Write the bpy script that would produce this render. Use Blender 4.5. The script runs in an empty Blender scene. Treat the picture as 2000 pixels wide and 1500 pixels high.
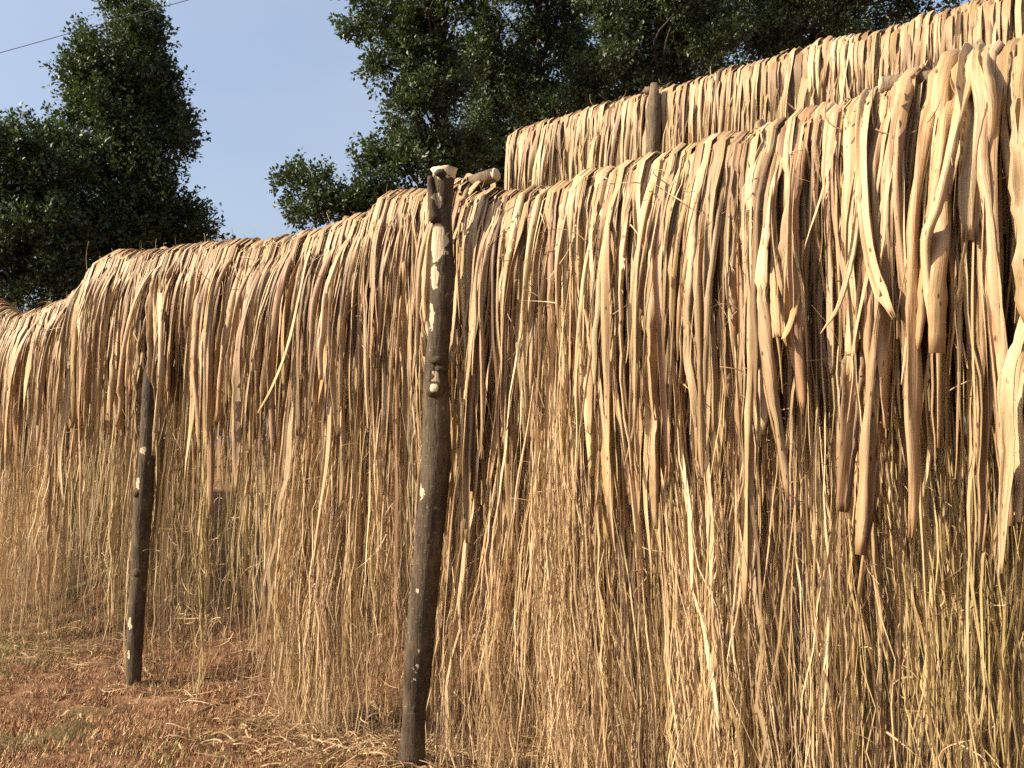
import bpy, math
import numpy as np
from mathutils import Vector, Matrix

sc = bpy.context.scene
# ------------------------------------------------------------------ camera
EYE = 1.118
PITCH = math.radians(4.09)
FPX = 2000.0
cam_d = bpy.data.cameras.new('camera'); cam = bpy.data.objects.new('camera', cam_d)
sc.collection.objects.link(cam); sc.camera = cam
cam.location = (0, 0, EYE); cam.rotation_euler = (math.pi / 2 + PITCH, 0, 0)
cam_d.sensor_width = 36.0; cam_d.lens = 36.0; cam_d.clip_start = 0.05; cam_d.clip_end = 3000

# ------------------------------------------------------------------ light
SUN_EL = math.radians(33)
SUN_AZ = np.array([-0.970, -0.243])            # horizontal direction towards the sun
S = np.array([SUN_AZ[0] * math.cos(SUN_EL), SUN_AZ[1] * math.cos(SUN_EL), math.sin(SUN_EL)])
world = bpy.data.worlds.new('World'); sc.world = world; world.use_nodes = True
wn = world.node_tree.nodes; wl = world.node_tree.links
sky = wn.new('ShaderNodeTexSky'); sky.sky_type = 'NISHITA'; sky.sun_disc = False
sky.sun_elevation = SUN_EL; sky.sun_rotation = math.atan2(S[0], S[1])
sky.altitude = 0; sky.air_density = 1.0; sky.dust_density = 5.0; sky.ozone_density = 3.0
tcw = wn.new('ShaderNodeTexCoord'); mpw = wn.new('ShaderNodeMapping'); mpw.inputs['Scale'].default_value = (1.0, 1.0, 2.6)
nzw = wn.new('ShaderNodeTexNoise'); nzw.inputs['Scale'].default_value = 2.3; nzw.inputs['Detail'].default_value = 6
rpw = wn.new('ShaderNodeMapRange'); rpw.inputs['From Min'].default_value = 0.35; rpw.inputs['From Max'].default_value = 0.75; rpw.inputs['To Min'].default_value = 0.22; rpw.inputs['To Max'].default_value = 0.48
mxw = wn.new('ShaderNodeMix'); mxw.data_type = 'RGBA'; mxw.inputs[7].default_value = (2.9, 3.15, 3.55, 1)
wl.new(tcw.outputs['Generated'], mpw.inputs[0]); wl.new(mpw.outputs[0], nzw.inputs['Vector']); wl.new(nzw.outputs['Fac'], rpw.inputs['Value'])
wl.new(rpw.outputs[0], mxw.inputs[0]); wl.new(sky.outputs[0], mxw.inputs[6]); wl.new(mxw.outputs[2], wn['Background'].inputs[0]); wn['Background'].inputs[1].default_value = 0.12
sun_d = bpy.data.lights.new('sun', 'SUN'); sun = bpy.data.objects.new('sun', sun_d)
sun_d.energy = 5.0; sun_d.angle = math.radians(0.53); sun_d.color = (1.0, 0.89, 0.73)
sun.rotation_euler = Vector(S).to_track_quat('Z', 'Y').to_euler(); sun.location = (-8, -3, 9)
sc.collection.objects.link(sun)
vs = sc.view_settings
vs.view_transform = 'Standard'; vs.look = 'None'; vs.gamma = 1.0; vs.exposure = 1.0; vs.use_curve_mapping = False
sc.cycles.use_denoising = False; sc.cycles.max_bounces = 6; sc.cycles.transparent_max_bounces = 4

rng = np.random.default_rng(11)

# ------------------------------------------------------------------ coordinates
def ray(px, py):
    x, y, z = (px - 1000) / FPX, (750 - py) / FPX, -1.0
    a = math.pi / 2 + PITCH
    return np.array([x, y * math.cos(a) - z * math.sin(a), y * math.sin(a) + z * math.cos(a)])
DIR = np.array([-0.735, 0.678]); DIR /= np.linalg.norm(DIR)      # along the racks, far / left
NRM = np.array([-DIR[1], DIR[0]])                                # towards the camera
if NRM[1] > 0: NRM = -NRM
A0 = np.array([-0.335, 3.79])                                    # foot of the near forked post
def W(u, v, z):
    u, v, z = np.broadcast_arrays(np.asarray(u, float), np.asarray(v, float), np.asarray(z, float))
    return np.stack([A0[0] + u * DIR[0] + v * NRM[0], A0[1] + u * DIR[1] + v * NRM[1], z], -1)
def on_rack(px, py, v):
    """pixel -> (u, z) on the upright plane v of the rack frame"""
    d = ray(px, py); P = A0 + v * NRM
    t = np.dot(P, NRM) / np.dot(d[:2], NRM)
    p = d * t
    return np.dot(p[:2] - A0, DIR), p[2] + EYE
def at(px, py, Y):
    d = ray(px, py); p = d * (Y / d[1]); return np.array([p[0], p[1], p[2] + EYE])
def seen_at(p):
    """horizontal place in the picture, 0 to 2000"""
    q = np.array([p[0], p[1], p[2] - EYE]); dep = q[1] * math.cos(PITCH) + q[2] * math.sin(PITCH); return 1000 + FPX * q[0] / dep
REAR = -1.62                                                     # the second rack stands behind
def ground(u, v):
    """terrain height in rack coordinates: level in front, a bank rising behind the first rack"""
    v = np.asarray(v, float); u = np.asarray(u, float)
    t = np.clip((-v - 0.16) / 1.75, 0, 1); s = t * t * (3 - 2 * t)
    z = 0.78 * s + np.clip(-v - 1.9, 0, 40) * 0.035
    z = z + 0.048 * np.exp(-((u + 0.2) ** 2 + (v - 0.28) ** 2) / 0.18)      # earth packed round the near post
    z = z + 0.042 + 0.018 * np.sin(2.1 * u + 1.3 * v) * np.cos(1.7 * v - u) + 0.010 * np.sin(6.3 * u + 2) * np.sin(5.1 * v)
    return z

# ------------------------------------------------------------------ mesh helpers
def link(name, me, mat=None, parent=None):
    o = bpy.data.objects.new(name, me); sc.collection.objects.link(o)
    if mat is not None and me is not None: me.materials.append(mat)
    if parent is not None: o.parent = parent
    return o
def np_mesh(name, V, F, attrs=None, smooth=True):
    """V (n,3), F (m,k) with one k"""
    V = np.ascontiguousarray(V, np.float32).reshape(-1, 3); F = np.ascontiguousarray(F, np.int32)
    me = bpy.data.meshes.new(name); k = F.shape[1]
    me.vertices.add(len(V)); me.vertices.foreach_set('co', V.ravel())
    me.loops.add(F.size); me.loops.foreach_set('vertex_index', F.ravel())
    me.polygons.add(len(F)); me.polygons.foreach_set('loop_start', np.arange(0, F.size, k, dtype=np.int32))
    me.polygons.foreach_set('use_smooth', np.full(len(F), smooth))
    for nm, (ty, arr) in (attrs or {}).items():
        a = me.attributes.new(nm, ty, 'POINT'); arr = np.ascontiguousarray(arr, np.float32)
        a.data.foreach_set('color' if ty == 'FLOAT_COLOR' else 'vector', arr.ravel())
    me.update(calc_edges=True); me.validate()
    return me
def tag(o, label=None, cat=None, group=None, kind=None):
    if label: o['label'] = label
    if cat: o['category'] = cat
    if group: o['group'] = group
    if kind: o['kind'] = kind
    return o
def empty(name, loc):
    o = bpy.data.objects.new(name, None); sc.collection.objects.link(o); o.location = loc; o.empty_display_size = 0.1
    return o
def rgba(c): return np.concatenate([c, np.ones(c.shape[:-1] + (1,))], -1)

def sweep(C, Wd, curl, twist, thick, wdir, M=6, ridge=None):
    """ribbons: C (N,K,3) centre lines, Wd (N,K) widths, curl (N,K) arc angle of the section, twist (N,K);
    thick (N,) or None for a single sheet. Returns V (N,K,m,3), across (N,K,m)"""
    T = np.gradient(C, axis=1); T /= np.linalg.norm(T, axis=2, keepdims=True) + 1e-9
    w = np.broadcast_to(np.asarray(wdir, float), C.shape)
    w = w - (w * T).sum(2, keepdims=True) * T; w = w / (np.linalg.norm(w, axis=2, keepdims=True) + 1e-9)
    n = np.cross(T, w)
    c, s = np.cos(twist)[..., None], np.sin(twist)[..., None]
    w, n = w * c + n * s, -w * s + n * c
    j = np.linspace(-1, 1, M)
    k = np.where(np.abs(curl) < 0.05, 0.05, curl)[..., None]
    R = Wd[..., None] / k
    def sec(r):
        x = r * np.sin(j * k / 2); y = r * (np.cos(j * k / 2) - np.cos(k / 4))
        if ridge is not None: y = y + ridge * Wd[..., None]
        return C[:, :, None, :] + x[..., None] * w[:, :, None, :] + y[..., None] * n[:, :, None, :]
    ac = np.broadcast_to(j * 0.5, R.shape[:2] + (M,)) * Wd[..., None]
    if thick is None: return sec(R), ac
    th = thick[:, None, None]
    outer = sec(R); inner = outer - (np.cos(j * k / 2)[..., None] * n[:, :, None, :] + np.sin(j * k / 2)[..., None] * w[:, :, None, :]) * th[..., None] * np.sign(R)[..., None]
    return np.concatenate([outer, inner[:, :, ::-1]], 2), np.concatenate([ac, ac[:, :, ::-1]], 2)
def ribbon_faces(N, K, m, closed):
    i = np.arange(K - 1)[:, None] * m + np.arange(m if closed else m - 1)[None]
    j = np.arange(K - 1)[:, None] * m + (np.arange(m if closed else m - 1)[None] + 1) % m
    f = np.stack([i, j, j + m, i + m], -1).reshape(-1, 4)
    if closed:                                         # end caps, quads across the thin section
        h = m // 2
        q = np.array([[a, m - 1 - a, m - 2 - a, a + 1] for a in range(h - 1)])
        f = np.concatenate([f, q, q[:, ::-1] + (K - 1) * m])
    return (f[None] + (np.arange(N) * K * m)[:, None, None]).reshape(-1, 4)

def tube(path, rad, sides=10, cap=True, jitter=0.0, seed=0):
    """swept log: path (k,3), rad (k,)"""
    r = np.random.default_rng(seed)
    P = np.asarray(path, float); rad = np.asarray(rad, float); K = len(P)
    T = np.gradient(P, axis=0); T /= np.linalg.norm(T, axis=1, keepdims=True)
    ref = np.array([1.0, 0.13, 0.21]) if abs(T[0][0]) < 0.8 else np.array([0.1, 0.2, 1.0])
    X = np.cross(T, ref); X /= np.linalg.norm(X, axis=1, keepdims=True); Y = np.cross(T, X)
    a = np.linspace(0, 2 * np.pi, sides, endpoint=False)
    rr = rad[:, None] * (1 + jitter * r.standard_normal((K, sides)))
    V = P[:, None] + rr[..., None] * (np.cos(a)[None, :, None] * X[:, None] + np.sin(a)[None, :, None] * Y[:, None])
    F = []
    for k in range(K - 1):
        for s in range(sides):
            F.append((k * sides + s, k * sides + (s + 1) % sides, (k + 1) * sides + (s + 1) % sides, (k + 1) * sides + s))
    V = V.reshape(-1, 3)
    if cap:
        n = len(V); V = np.vstack([V, P[0], P[-1]])
        for s in range(0, sides):
            F.append((n, (s + 1) % sides, s, n)); F.append((n + 1, (K - 1) * sides + s, (K - 1) * sides + (s + 1) % sides, n + 1))
    return V, F
def py_mesh(name, V, F, smooth=True):
    me = bpy.data.meshes.new(name)
    F2 = [tuple(dict.fromkeys(int(i) for i in f)) for f in F]
    me.from_pydata([tuple(map(float, v)) for v in V], [], F2); me.update()
    me.polygons.foreach_set('use_smooth', [smooth] * len(me.polygons)); return me
def spline(pts, n):
    P = np.asarray(pts, float); t = np.arange(len(P)); q = np.linspace(0, len(P) - 1, n)
    out = np.zeros((n, P.shape[1]))
    Pe = np.vstack([2 * P[0] - P[1], P, 2 * P[-1] - P[-2]])
    for a, x in enumerate(q):
        i = min(int(x), len(P) - 2); f = x - i
        p0, p1, p2, p3 = Pe[i], Pe[i + 1], Pe[i + 2], Pe[i + 3]
        out[a] = 0.5 * (2 * p1 + (p2 - p0) * f + (2 * p0 - 5 * p1 + 4 * p2 - p3) * f * f + (3 * p1 - p0 - 3 * p2 + p3) * f ** 3)
    return out

# ------------------------------------------------------------------ materials
def mat(name):
    m = bpy.data.materials.new(name); m.use_nodes = True
    n, l = m.node_tree.nodes, m.node_tree.links
    return m, n, l, n['Principled BSDF']
def mixc(n, l, fac, a, b, mode='MIX'):
    x = n.new('ShaderNodeMix'); x.data_type = 'RGBA'; x.blend_type = mode
    for sock, v in ((x.inputs[0], fac), (x.inputs[6], a), (x.inputs[7], b)):
        if isinstance(v, bpy.types.NodeSocket): l.new(v, sock)
        elif isinstance(v, tuple): sock.default_value = v + (1,) * (4 - len(v))
        else: sock.default_value = v
    return x.outputs[2]
def noise(n, l, vec, scale, detail=3, rough=0.55):
    x = n.new('ShaderNodeTexNoise'); x.inputs['Scale'].default_value = scale; x.inputs['Detail'].default_value = detail
    x.inputs['Roughness'].default_value = rough
    if vec is not None: l.new(vec, x.inputs['Vector'])
    return x.outputs['Fac']
def ramp(n, l, fac, stops):
    x = n.new('ShaderNodeValToRGB'); l.new(fac, x.inputs[0]); e = x.color_ramp.elements
    while len(e) < len(stops): e.new(0.5)
    for q, (p, c) in zip(e, stops): q.position = p; q.color = c + (1,) if len(c) == 3 else c
    return x.outputs[0]
def vscale(n, l, vec, s):
    x = n.new('ShaderNodeVectorMath'); x.operation = 'MULTIPLY'; l.new(vec, x.inputs[0]); x.inputs[1].default_value = s
    return x.outputs[0]
def bump(n, l, b, h, strength, dist=0.002):
    x = n.new('ShaderNodeBump'); x.inputs['Strength'].default_value = strength; x.inputs['Distance'].default_value = dist
    l.new(h, x.inputs['Height']); l.new(x.outputs[0], b.inputs['Normal'])
def attr(n, nm):
    x = n.new('ShaderNodeAttribute'); x.attribute_name = nm; return x

def strip_material(name, knots=True, trans=0.0):
    m, n, l, b = mat(name)
    t = attr(n, 'tint').outputs['Color']; sv = attr(n, 'sv').outputs['Vector']
    g = noise(n, l, vscale(n, l, sv, (420, 9, 40)), 1.0, 3)
    big = noise(n, l, vscale(n, l, sv, (38, 5, 40)), 1.0, 3)
    c = mixc(n, l, 1.0, t, ramp(n, l, g, [(0.25, (0.64, 0.58, 0.52)), (0.60, (1.06, 1.05, 1.03))]), 'MULTIPLY')
    c = mixc(n, l, 1.0, c, ramp(n, l, big, [(0.28, (0.66, 0.56, 0.48)), (0.44, (0.95, 0.92, 0.88)), (0.60, (1, 1, 1)), (0.78, (1.08, 1.07, 1.04))]), 'MULTIPLY')
    if knots:
        v = n.new('ShaderNodeTexVoronoi'); v.feature = 'F1'; v.inputs['Scale'].default_value = 1.0
        l.new(vscale(n, l, sv, (60, 16, 40)), v.inputs['Vector'])
        k = ramp(n, l, v.outputs['Distance'], [(0.07, (1, 1, 1)), (0.14, (0, 0, 0))])
        c = mixc(n, l, k, c, (0.10, 0.045, 0.02))
        fr = noise(n, l, vscale(n, l, sv, (260, 110, 40)), 1.0, 2)
        c = mixc(n, l, ramp(n, l, fr, [(0.66, (0, 0, 0)), (0.74, (0.55, 0.55, 0.55))]), c, (0.16, 0.075, 0.035))
        st = noise(n, l, vscale(n, l, sv, (20, 2.2, 40)), 1.0, 4)
        c = mixc(n, l, ramp(n, l, st, [(0.60, (0, 0, 0)), (0.74, (0.45, 0.45, 0.45))]), c, (0.26, 0.165, 0.09))
    l.new(c, b.inputs['Base Color']); b.inputs['Roughness'].default_value = 0.55
    b.inputs['Specular IOR Level'].default_value = 0.35
    bump(n, l, b, g, 0.6, 0.003)
    if trans:
        tr = n.new('ShaderNodeBsdfTranslucent'); l.new(c, tr.inputs[0])
        mx = n.new('ShaderNodeMixShader'); mx.inputs[0].default_value = trans
        l.new(b.outputs[0], mx.inputs[1]); l.new(tr.outputs[0], mx.inputs[2])
        l.new(mx.outputs[0], n['Material Output'].inputs[0])
    return m
M_STRIP = strip_material('dry_bark_ribbon', True, 0.06)
M_FIBRE = strip_material('dry_bark_fibre', False, 0.14)

def post_material(name, dark, light, spots, pale=(0.24, 0.21, 0.15), peeled=()):
    m, n, l, b = mat(name)
    tc = n.new('ShaderNodeTexCoord').outputs['Object']
    a = noise(n, l, vscale(n, l, tc, (1, 1, 0.35)), 30, 6, 0.7)
    c = ramp(n, l, a, [(0.28, dark), (0.50, tuple(0.5 * (x + y) for x, y in zip(dark, light))), (0.70, light)])
    big = noise(n, l, tc, 5.0, 3, 0.6)
    c = mixc(n, l, 1.0, c, ramp(n, l, big, [(0.3, (0.62, 0.56, 0.50)), (0.7, (1.35, 1.30, 1.20))]), 'MULTIPLY')
    lent = noise(n, l, vscale(n, l, tc, (1, 1, 2.6)), 85, 2, 0.5)
    c = mixc(n, l, ramp(n, l, lent, [(0.64, (0, 0, 0)), (0.72, (0.6, 0.6, 0.6))]), c, pale)
    li = noise(n, l, tc, spots, 4, 0.65)
    c = mixc(n, l, ramp(n, l, li, [(0.64, (0, 0, 0)), (0.70, (0.7, 0.7, 0.7))]), c, pale)
    crack = noise(n, l, vscale(n, l, tc, (1, 1, 0.12)), 110, 3, 0.6)
    c = mixc(n, l, ramp(n, l, crack, [(0.30, (0.8, 0.8, 0.8)), (0.40, (0, 0, 0))]), c, (0.010, 0.007, 0.004))
    if peeled:
        wob = n.new('ShaderNodeTexNoise'); wob.inputs['Scale'].default_value = 45; wob.inputs['Detail'].default_value = 4; l.new(tc, wob.inputs['Vector'])
        ctr = n.new('ShaderNodeVectorMath'); ctr.operation = 'SUBTRACT'; l.new(wob.outputs['Color'], ctr.inputs[0]); ctr.inputs[1].default_value = (0.5, 0.5, 0.5)
        wb = n.new('ShaderNodeVectorMath'); wb.operation = 'MULTIPLY_ADD'; l.new(ctr.outputs[0], wb.inputs[0]); wb.inputs[1].default_value = (0.05, 0.05, 0.05); l.new(tc, wb.inputs[2])
        for (px_, py_, pz_, rw, rh) in peeled:
            df = n.new('ShaderNodeVectorMath'); df.operation = 'SUBTRACT'; l.new(wb.outputs[0], df.inputs[0]); df.inputs[1].default_value = (px_, py_, pz_)
            sc_ = n.new('ShaderNodeVectorMath'); sc_.operation = 'MULTIPLY'; l.new(df.outputs[0], sc_.inputs[0]); sc_.inputs[1].default_value = (1 / rw, 1 / rw, 1 / rh)
            le = n.new('ShaderNodeVectorMath'); le.operation = 'LENGTH'; l.new(sc_.outputs[0], le.inputs[0])
            c = mixc(n, l, ramp(n, l, le.outputs['Value'], [(0.92, (1, 1, 1)), (0.98, (0, 0, 0))]), c, mixc(n, l, a, (0.30, 0.22, 0.13), (0.56, 0.46, 0.31)))
    l.new(c, b.inputs['Base Color']); b.inputs['Roughness'].default_value = 0.85
    b.inputs['Specular IOR Level'].default_value = 0.25
    bump(n, l, b, mixc(n, l, 0.5, a, crack), 1.0, 0.010)
    return m
M_POST = post_material('grey_brown_bark', (0.022, 0.015, 0.008), (0.095, 0.066, 0.038), 14)
M_RAIL = post_material('rail_bark', (0.06, 0.042, 0.026), (0.20, 0.15, 0.095), 9)
def wood_material(name, c0, c1):
    m, n, l, b = mat(name)
    tc = n.new('ShaderNodeTexCoord').outputs['Object']
    a = noise(n, l, vscale(n, l, tc, (1, 1, 0.2)), 90, 4)
    l.new(ramp(n, l, a, [(0.3, c0), (0.7, c1)]), b.inputs['Base Color']); b.inputs['Roughness'].default_value = 0.7
    bump(n, l, b, a, 0.4, 0.003); return m
M_CUT = wood_material('cut_wood', (0.42, 0.30, 0.15), (0.66, 0.53, 0.32))
M_PALE = wood_material('bare_pale_wood', (0.36, 0.29, 0.18), (0.60, 0.52, 0.36))
M_HOLE = wood_material('dark_knot_hollow', (0.010, 0.007, 0.004), (0.03, 0.018, 0.01))

def leaf_material(name, trans=0.2):
    m, n, l, b = mat(name)
    t = attr(n, 'tint').outputs['Color']
    l.new(t, b.inputs['Base Color']); b.inputs['Roughness'].default_value = 0.5
    b.inputs['Specular IOR Level'].default_value = 0.5
    tr = n.new('ShaderNodeBsdfTranslucent'); l.new(mixc(n, l, 1.0, t, (1.2, 1.5, 0.5), 'MULTIPLY'), tr.inputs[0])
    mx = n.new('ShaderNodeMixShader'); mx.inputs[0].default_value = trans
    l.new(b.outputs[0], mx.inputs[1]); l.new(tr.outputs[0], mx.inputs[2]); l.new(mx.outputs[0], n['Material Output'].inputs[0])
    return m
M_LEAF = leaf_material('evergreen_leaf')
M_TRUNK = post_material('tree_bark', (0.016, 0.013, 0.010), (0.055, 0.045, 0.034), 6)
def blade_material(name):
    m, n, l, b = mat(name)
    l.new(attr(n, 'tint').outputs['Color'], b.inputs['Base Color']); b.inputs['Roughness'].default_value = 0.75
    b.inputs['Specular IOR Level'].default_value = 0.2
    return m
M_BLADE = blade_material('dry_turf_blade')
def ground_material():
    m, n, l, b = mat('reddish_earth')
    tc = n.new('ShaderNodeTexCoord').outputs['Object']
    big = noise(n, l, tc, 0.9, 4, 0.6); mid = noise(n, l, tc, 7, 5, 0.65); fine = noise(n, l, tc, 55, 4, 0.7)
    c = ramp(n, l, mid, [(0.32, (0.085, 0.043, 0.023)), (0.52, (0.205, 0.105, 0.055)), (0.70, (0.33, 0.20, 0.11))])
    c = mixc(n, l, ramp(n, l, big, [(0.52, (0, 0, 0)), (0.66, (0.7, 0.7, 0.7))]), c, (0.10, 0.095, 0.032))
    c = mixc(n, l, 1.0, c, ramp(n, l, fine, [(0.3, (0.5, 0.48, 0.45)), (0.65, (1.2, 1.2, 1.2))]), 'MULTIPLY')
    l.new(c, b.inputs['Base Color']); b.inputs['Roughness'].default_value = 0.95
    b.inputs['Specular IOR Level'].default_value = 0.1
    bump(n, l, b, mixc(n, l, 0.5, mid, fine), 0.9, 0.03)
    return m
M_GROUND = ground_material()
m, n_, l_, b_ = mat('wire_sheath'); b_.inputs['Base Color'].default_value = (0.07, 0.068, 0.06, 1); b_.inputs['Roughness'].default_value = 0.5
M_WIRE = m

# ------------------------------------------------------------------ terrain
def axis(lo, hi, f0, f1, step, grow=1.28):
    mid = list(np.arange(f0, f1 + 1e-6, step)); s = step; a = f1; b = f0; up = []; dn = []
    while a < hi: s *= grow; a += s; up.append(a)
    s = step
    while b > lo: s *= grow; b -= s; dn.append(b)
    return np.array(dn[::-1] + mid + up)
gu = axis(-700, 700, -4, 8, 0.07); gv = axis(-900, 400, -3.2, 3.4, 0.07)
UU, VV = np.meshgrid(gu, gv, indexing='ij')
near = np.exp(-((UU - 2) / 9) ** 2 - (VV / 5) ** 2)
ZZ = ground(UU, VV) + near * 0.012 * rng.standard_normal(UU.shape)
V = W(UU, VV, ZZ); a, b = UU.shape
I = (np.arange(a - 1)[:, None] * b + np.arange(b - 1)[None]).ravel()
me = np_mesh('ground', V.reshape(-1, 3), np.stack([I, I + 1, I + b + 1, I + b], -1))
o = link('ground', me, M_GROUND); tag(o, kind='structure', label='reddish brown earth with patches of green moss')
if me.polygons[0].normal.z < 0: me.flip_normals()

# ------------------------------------------------------------------ racks: crest lines of the hung strips
FRONT_PX = [(-420, 520), (-250, 545), (-120, 548), (-40, 560), (0, 580), (30, 602), (60, 612), (100, 597), (150, 577), (188, 548), (205, 514), (235, 494), (270, 486),
            (330, 482), (400, 474), (480, 466), (560, 462), (620, 449), (700, 428), (755, 398), (780, 372), (840, 364), (880, 352), (925, 345), (935, 380), (1000, 370),
            (1100, 352), (1200, 327), (1290, 292), (1400, 270), (1500, 240), (1600, 206), (1700, 182), (1745, 170), (1790, 135), (1850, 108),
            (1900, 95), (2000, 76), (2200, 25), (2600, -80)]
REAR_PX = [(997, 262), (1010, 256), (1040, 247), (1150, 212), (1250, 182), (1290, 170), (1400, 142), (1500, 108), (1600, 74), (1700, 52), (1800, 27),
           (1880, 0), (2100, -70), (2500, -190)]
fu = np.array([on_rack(x, y, -0.02) for x, y in FRONT_PX]); fu = fu[np.argsort(fu[:, 0])]
ru = np.array([on_rack(x, y, REAR - 0.02) for x, y in REAR_PX]); ru = ru[np.argsort(ru[:, 0])]
def crest(u): return np.interp(u, fu[:, 0], fu[:, 1]) - 0.005 - 0.012 * np.clip((-0.6 - np.asarray(u)) / 1.4, 0, 1)
def crest_rear(u): return np.interp(u, ru[:, 0], ru[:, 1]) - 0.026 * np.clip((ru[-1, 0] - np.asarray(u)) / 2.0, 0, 1.2)
U0, U1 = -3.3, 7.2
RU0, RU1 = ru[0, 0] + 0.2, ru[-1, 0]
def u_at(px, v=0.1): return on_rack(px, 700, v)[0]

PALE = np.array([0.56, 0.445, 0.285]); TAN = np.array([0.45, 0.330, 0.195]); PINK = np.array([0.43, 0.295, 0.180])
BROWN = np.array([0.25, 0.165, 0.095]); GOLD = np.array([0.46, 0.345, 0.175]); OLIVE = np.array([0.32, 0.275, 0.11])
PALE, TAN, PINK, BROWN, GOLD, OLIVE = [c * np.array([0.85, 0.780, 0.68]) for c in (PALE, TAN, PINK, BROWN, GOLD, OLIVE)]
TONES = np.array([PALE, TAN, PINK, BROWN, GOLD]); TONE_NAMES = ['cream', 'tan', 'pinkish', 'brown', 'golden']

def _pl(p0, p1, v, lim, zt):
    (u0_, z0_), (u1_, z1_) = on_rack(*p0, v), on_rack(*p1, v); return (z0_, u0_, z1_, u1_, lim, zt)
POST_LINES = [_pl((806, 1484), (866, 345), 0.215, 0.125, 9.0), _pl((261, 1318), (296, 700), 0.15, 0.085, on_rack(293, 735, 0.15)[1])]
def hung(N, u, top, R, Lf, Lb, w, curl, lean, wav, v0, twist, K, vbase=0.0, gather=None, low=None, r=rng):
    """centre lines of strips laid over a rail: back drop, arc over the top, front drop. All (N,)"""
    kb, ka = 3, 6
    z0 = top - R
    cu, cv, cz, ss = [], [], [], []
    for t in np.linspace(1, 0.15, kb):
        cu.append(u); cv.append(-R + 0 * u); cz.append(z0 - Lb * t); ss.append(-Lb * t)
    for ph in np.linspace(-np.pi / 2, np.pi / 2, ka):
        cu.append(u); cv.append(R * np.sin(ph)); cz.append(z0 + R * np.cos(ph)); ss.append(0 * u + 0.002 * (ph + 1.6))
    p = r.uniform(0, 2 * np.pi, (6, N)); f1 = r.uniform(3, 7, N); f2 = r.uniform(9, 18, N)
    kink = [((r.exponential(am, N), r.uniform(0, 6.3, N), r.uniform(0, 6.3, N)), r.uniform(lo, hi, N)) for am, lo, hi in ((0.0011, 18, 30), (0.0007, 36, 58))]
    for t in np.linspace(0, 1, K + 1)[1:]:
        s = Lf * t
        g = np.minimum(1, s / 0.35)
        du = lean * s + wav * g * (np.sin(f1 * s + p[0]) - np.sin(p[0])) + 0.28 * wav * g * np.sin(f2 * s + p[1])
        dv = v0 * (1 - np.exp(-s / 0.16)) + 0.7 * wav * g * (np.sin(f1 * 0.8 * s + p[2]) - np.sin(p[2]))
        for a_, f_ in kink: du = du + a_[0] * g * np.sin(f_ * s + a_[1]) ; dv = dv + a_[0] * 0.6 * g * np.sin(f_ * s + a_[2])
        if gather is not None: du = du + gather * np.clip(s / 1.5, 0, 1) ** 1.5
        uu = u + du; vv = R + dv; zz = z0 - s
        if low is not None:                           # ends that meet the ground run out along it
            gz = low(uu, vbase + vv); over = np.clip(gz + 0.02 - zz, 0, None)
            zz = np.maximum(zz, gz + 0.02 + 0.02 * np.sin(30 * s + p[3])); vv = vv + over * np.cos(p[4]) * 0.7; uu = uu + over * np.sin(p[4]) * 0.8
        cu.append(uu); cv.append(vv); cz.append(zz); ss.append(s)
    cu, cv, cz, ss = [np.stack(np.broadcast_arrays(*x), 1) for x in (cu, cv, cz, ss)]
    if vbase == 0.0:                                  # strips pass behind the two posts in view
        for (za, ua, zb, ub, lim, zt) in POST_LINES:
            uc = ua + (ub - ua) * (cz - za) / (zb - za); q = np.clip((np.abs(cu - uc) - 0.085) / 0.10, 0, 1)
            cv = np.minimum(cv, lim + 0.25 * q + np.clip(0.6 * (cz - zt + 0.10), 0, 0.045))
    return cu, cv + vbase, cz, ss

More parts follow.
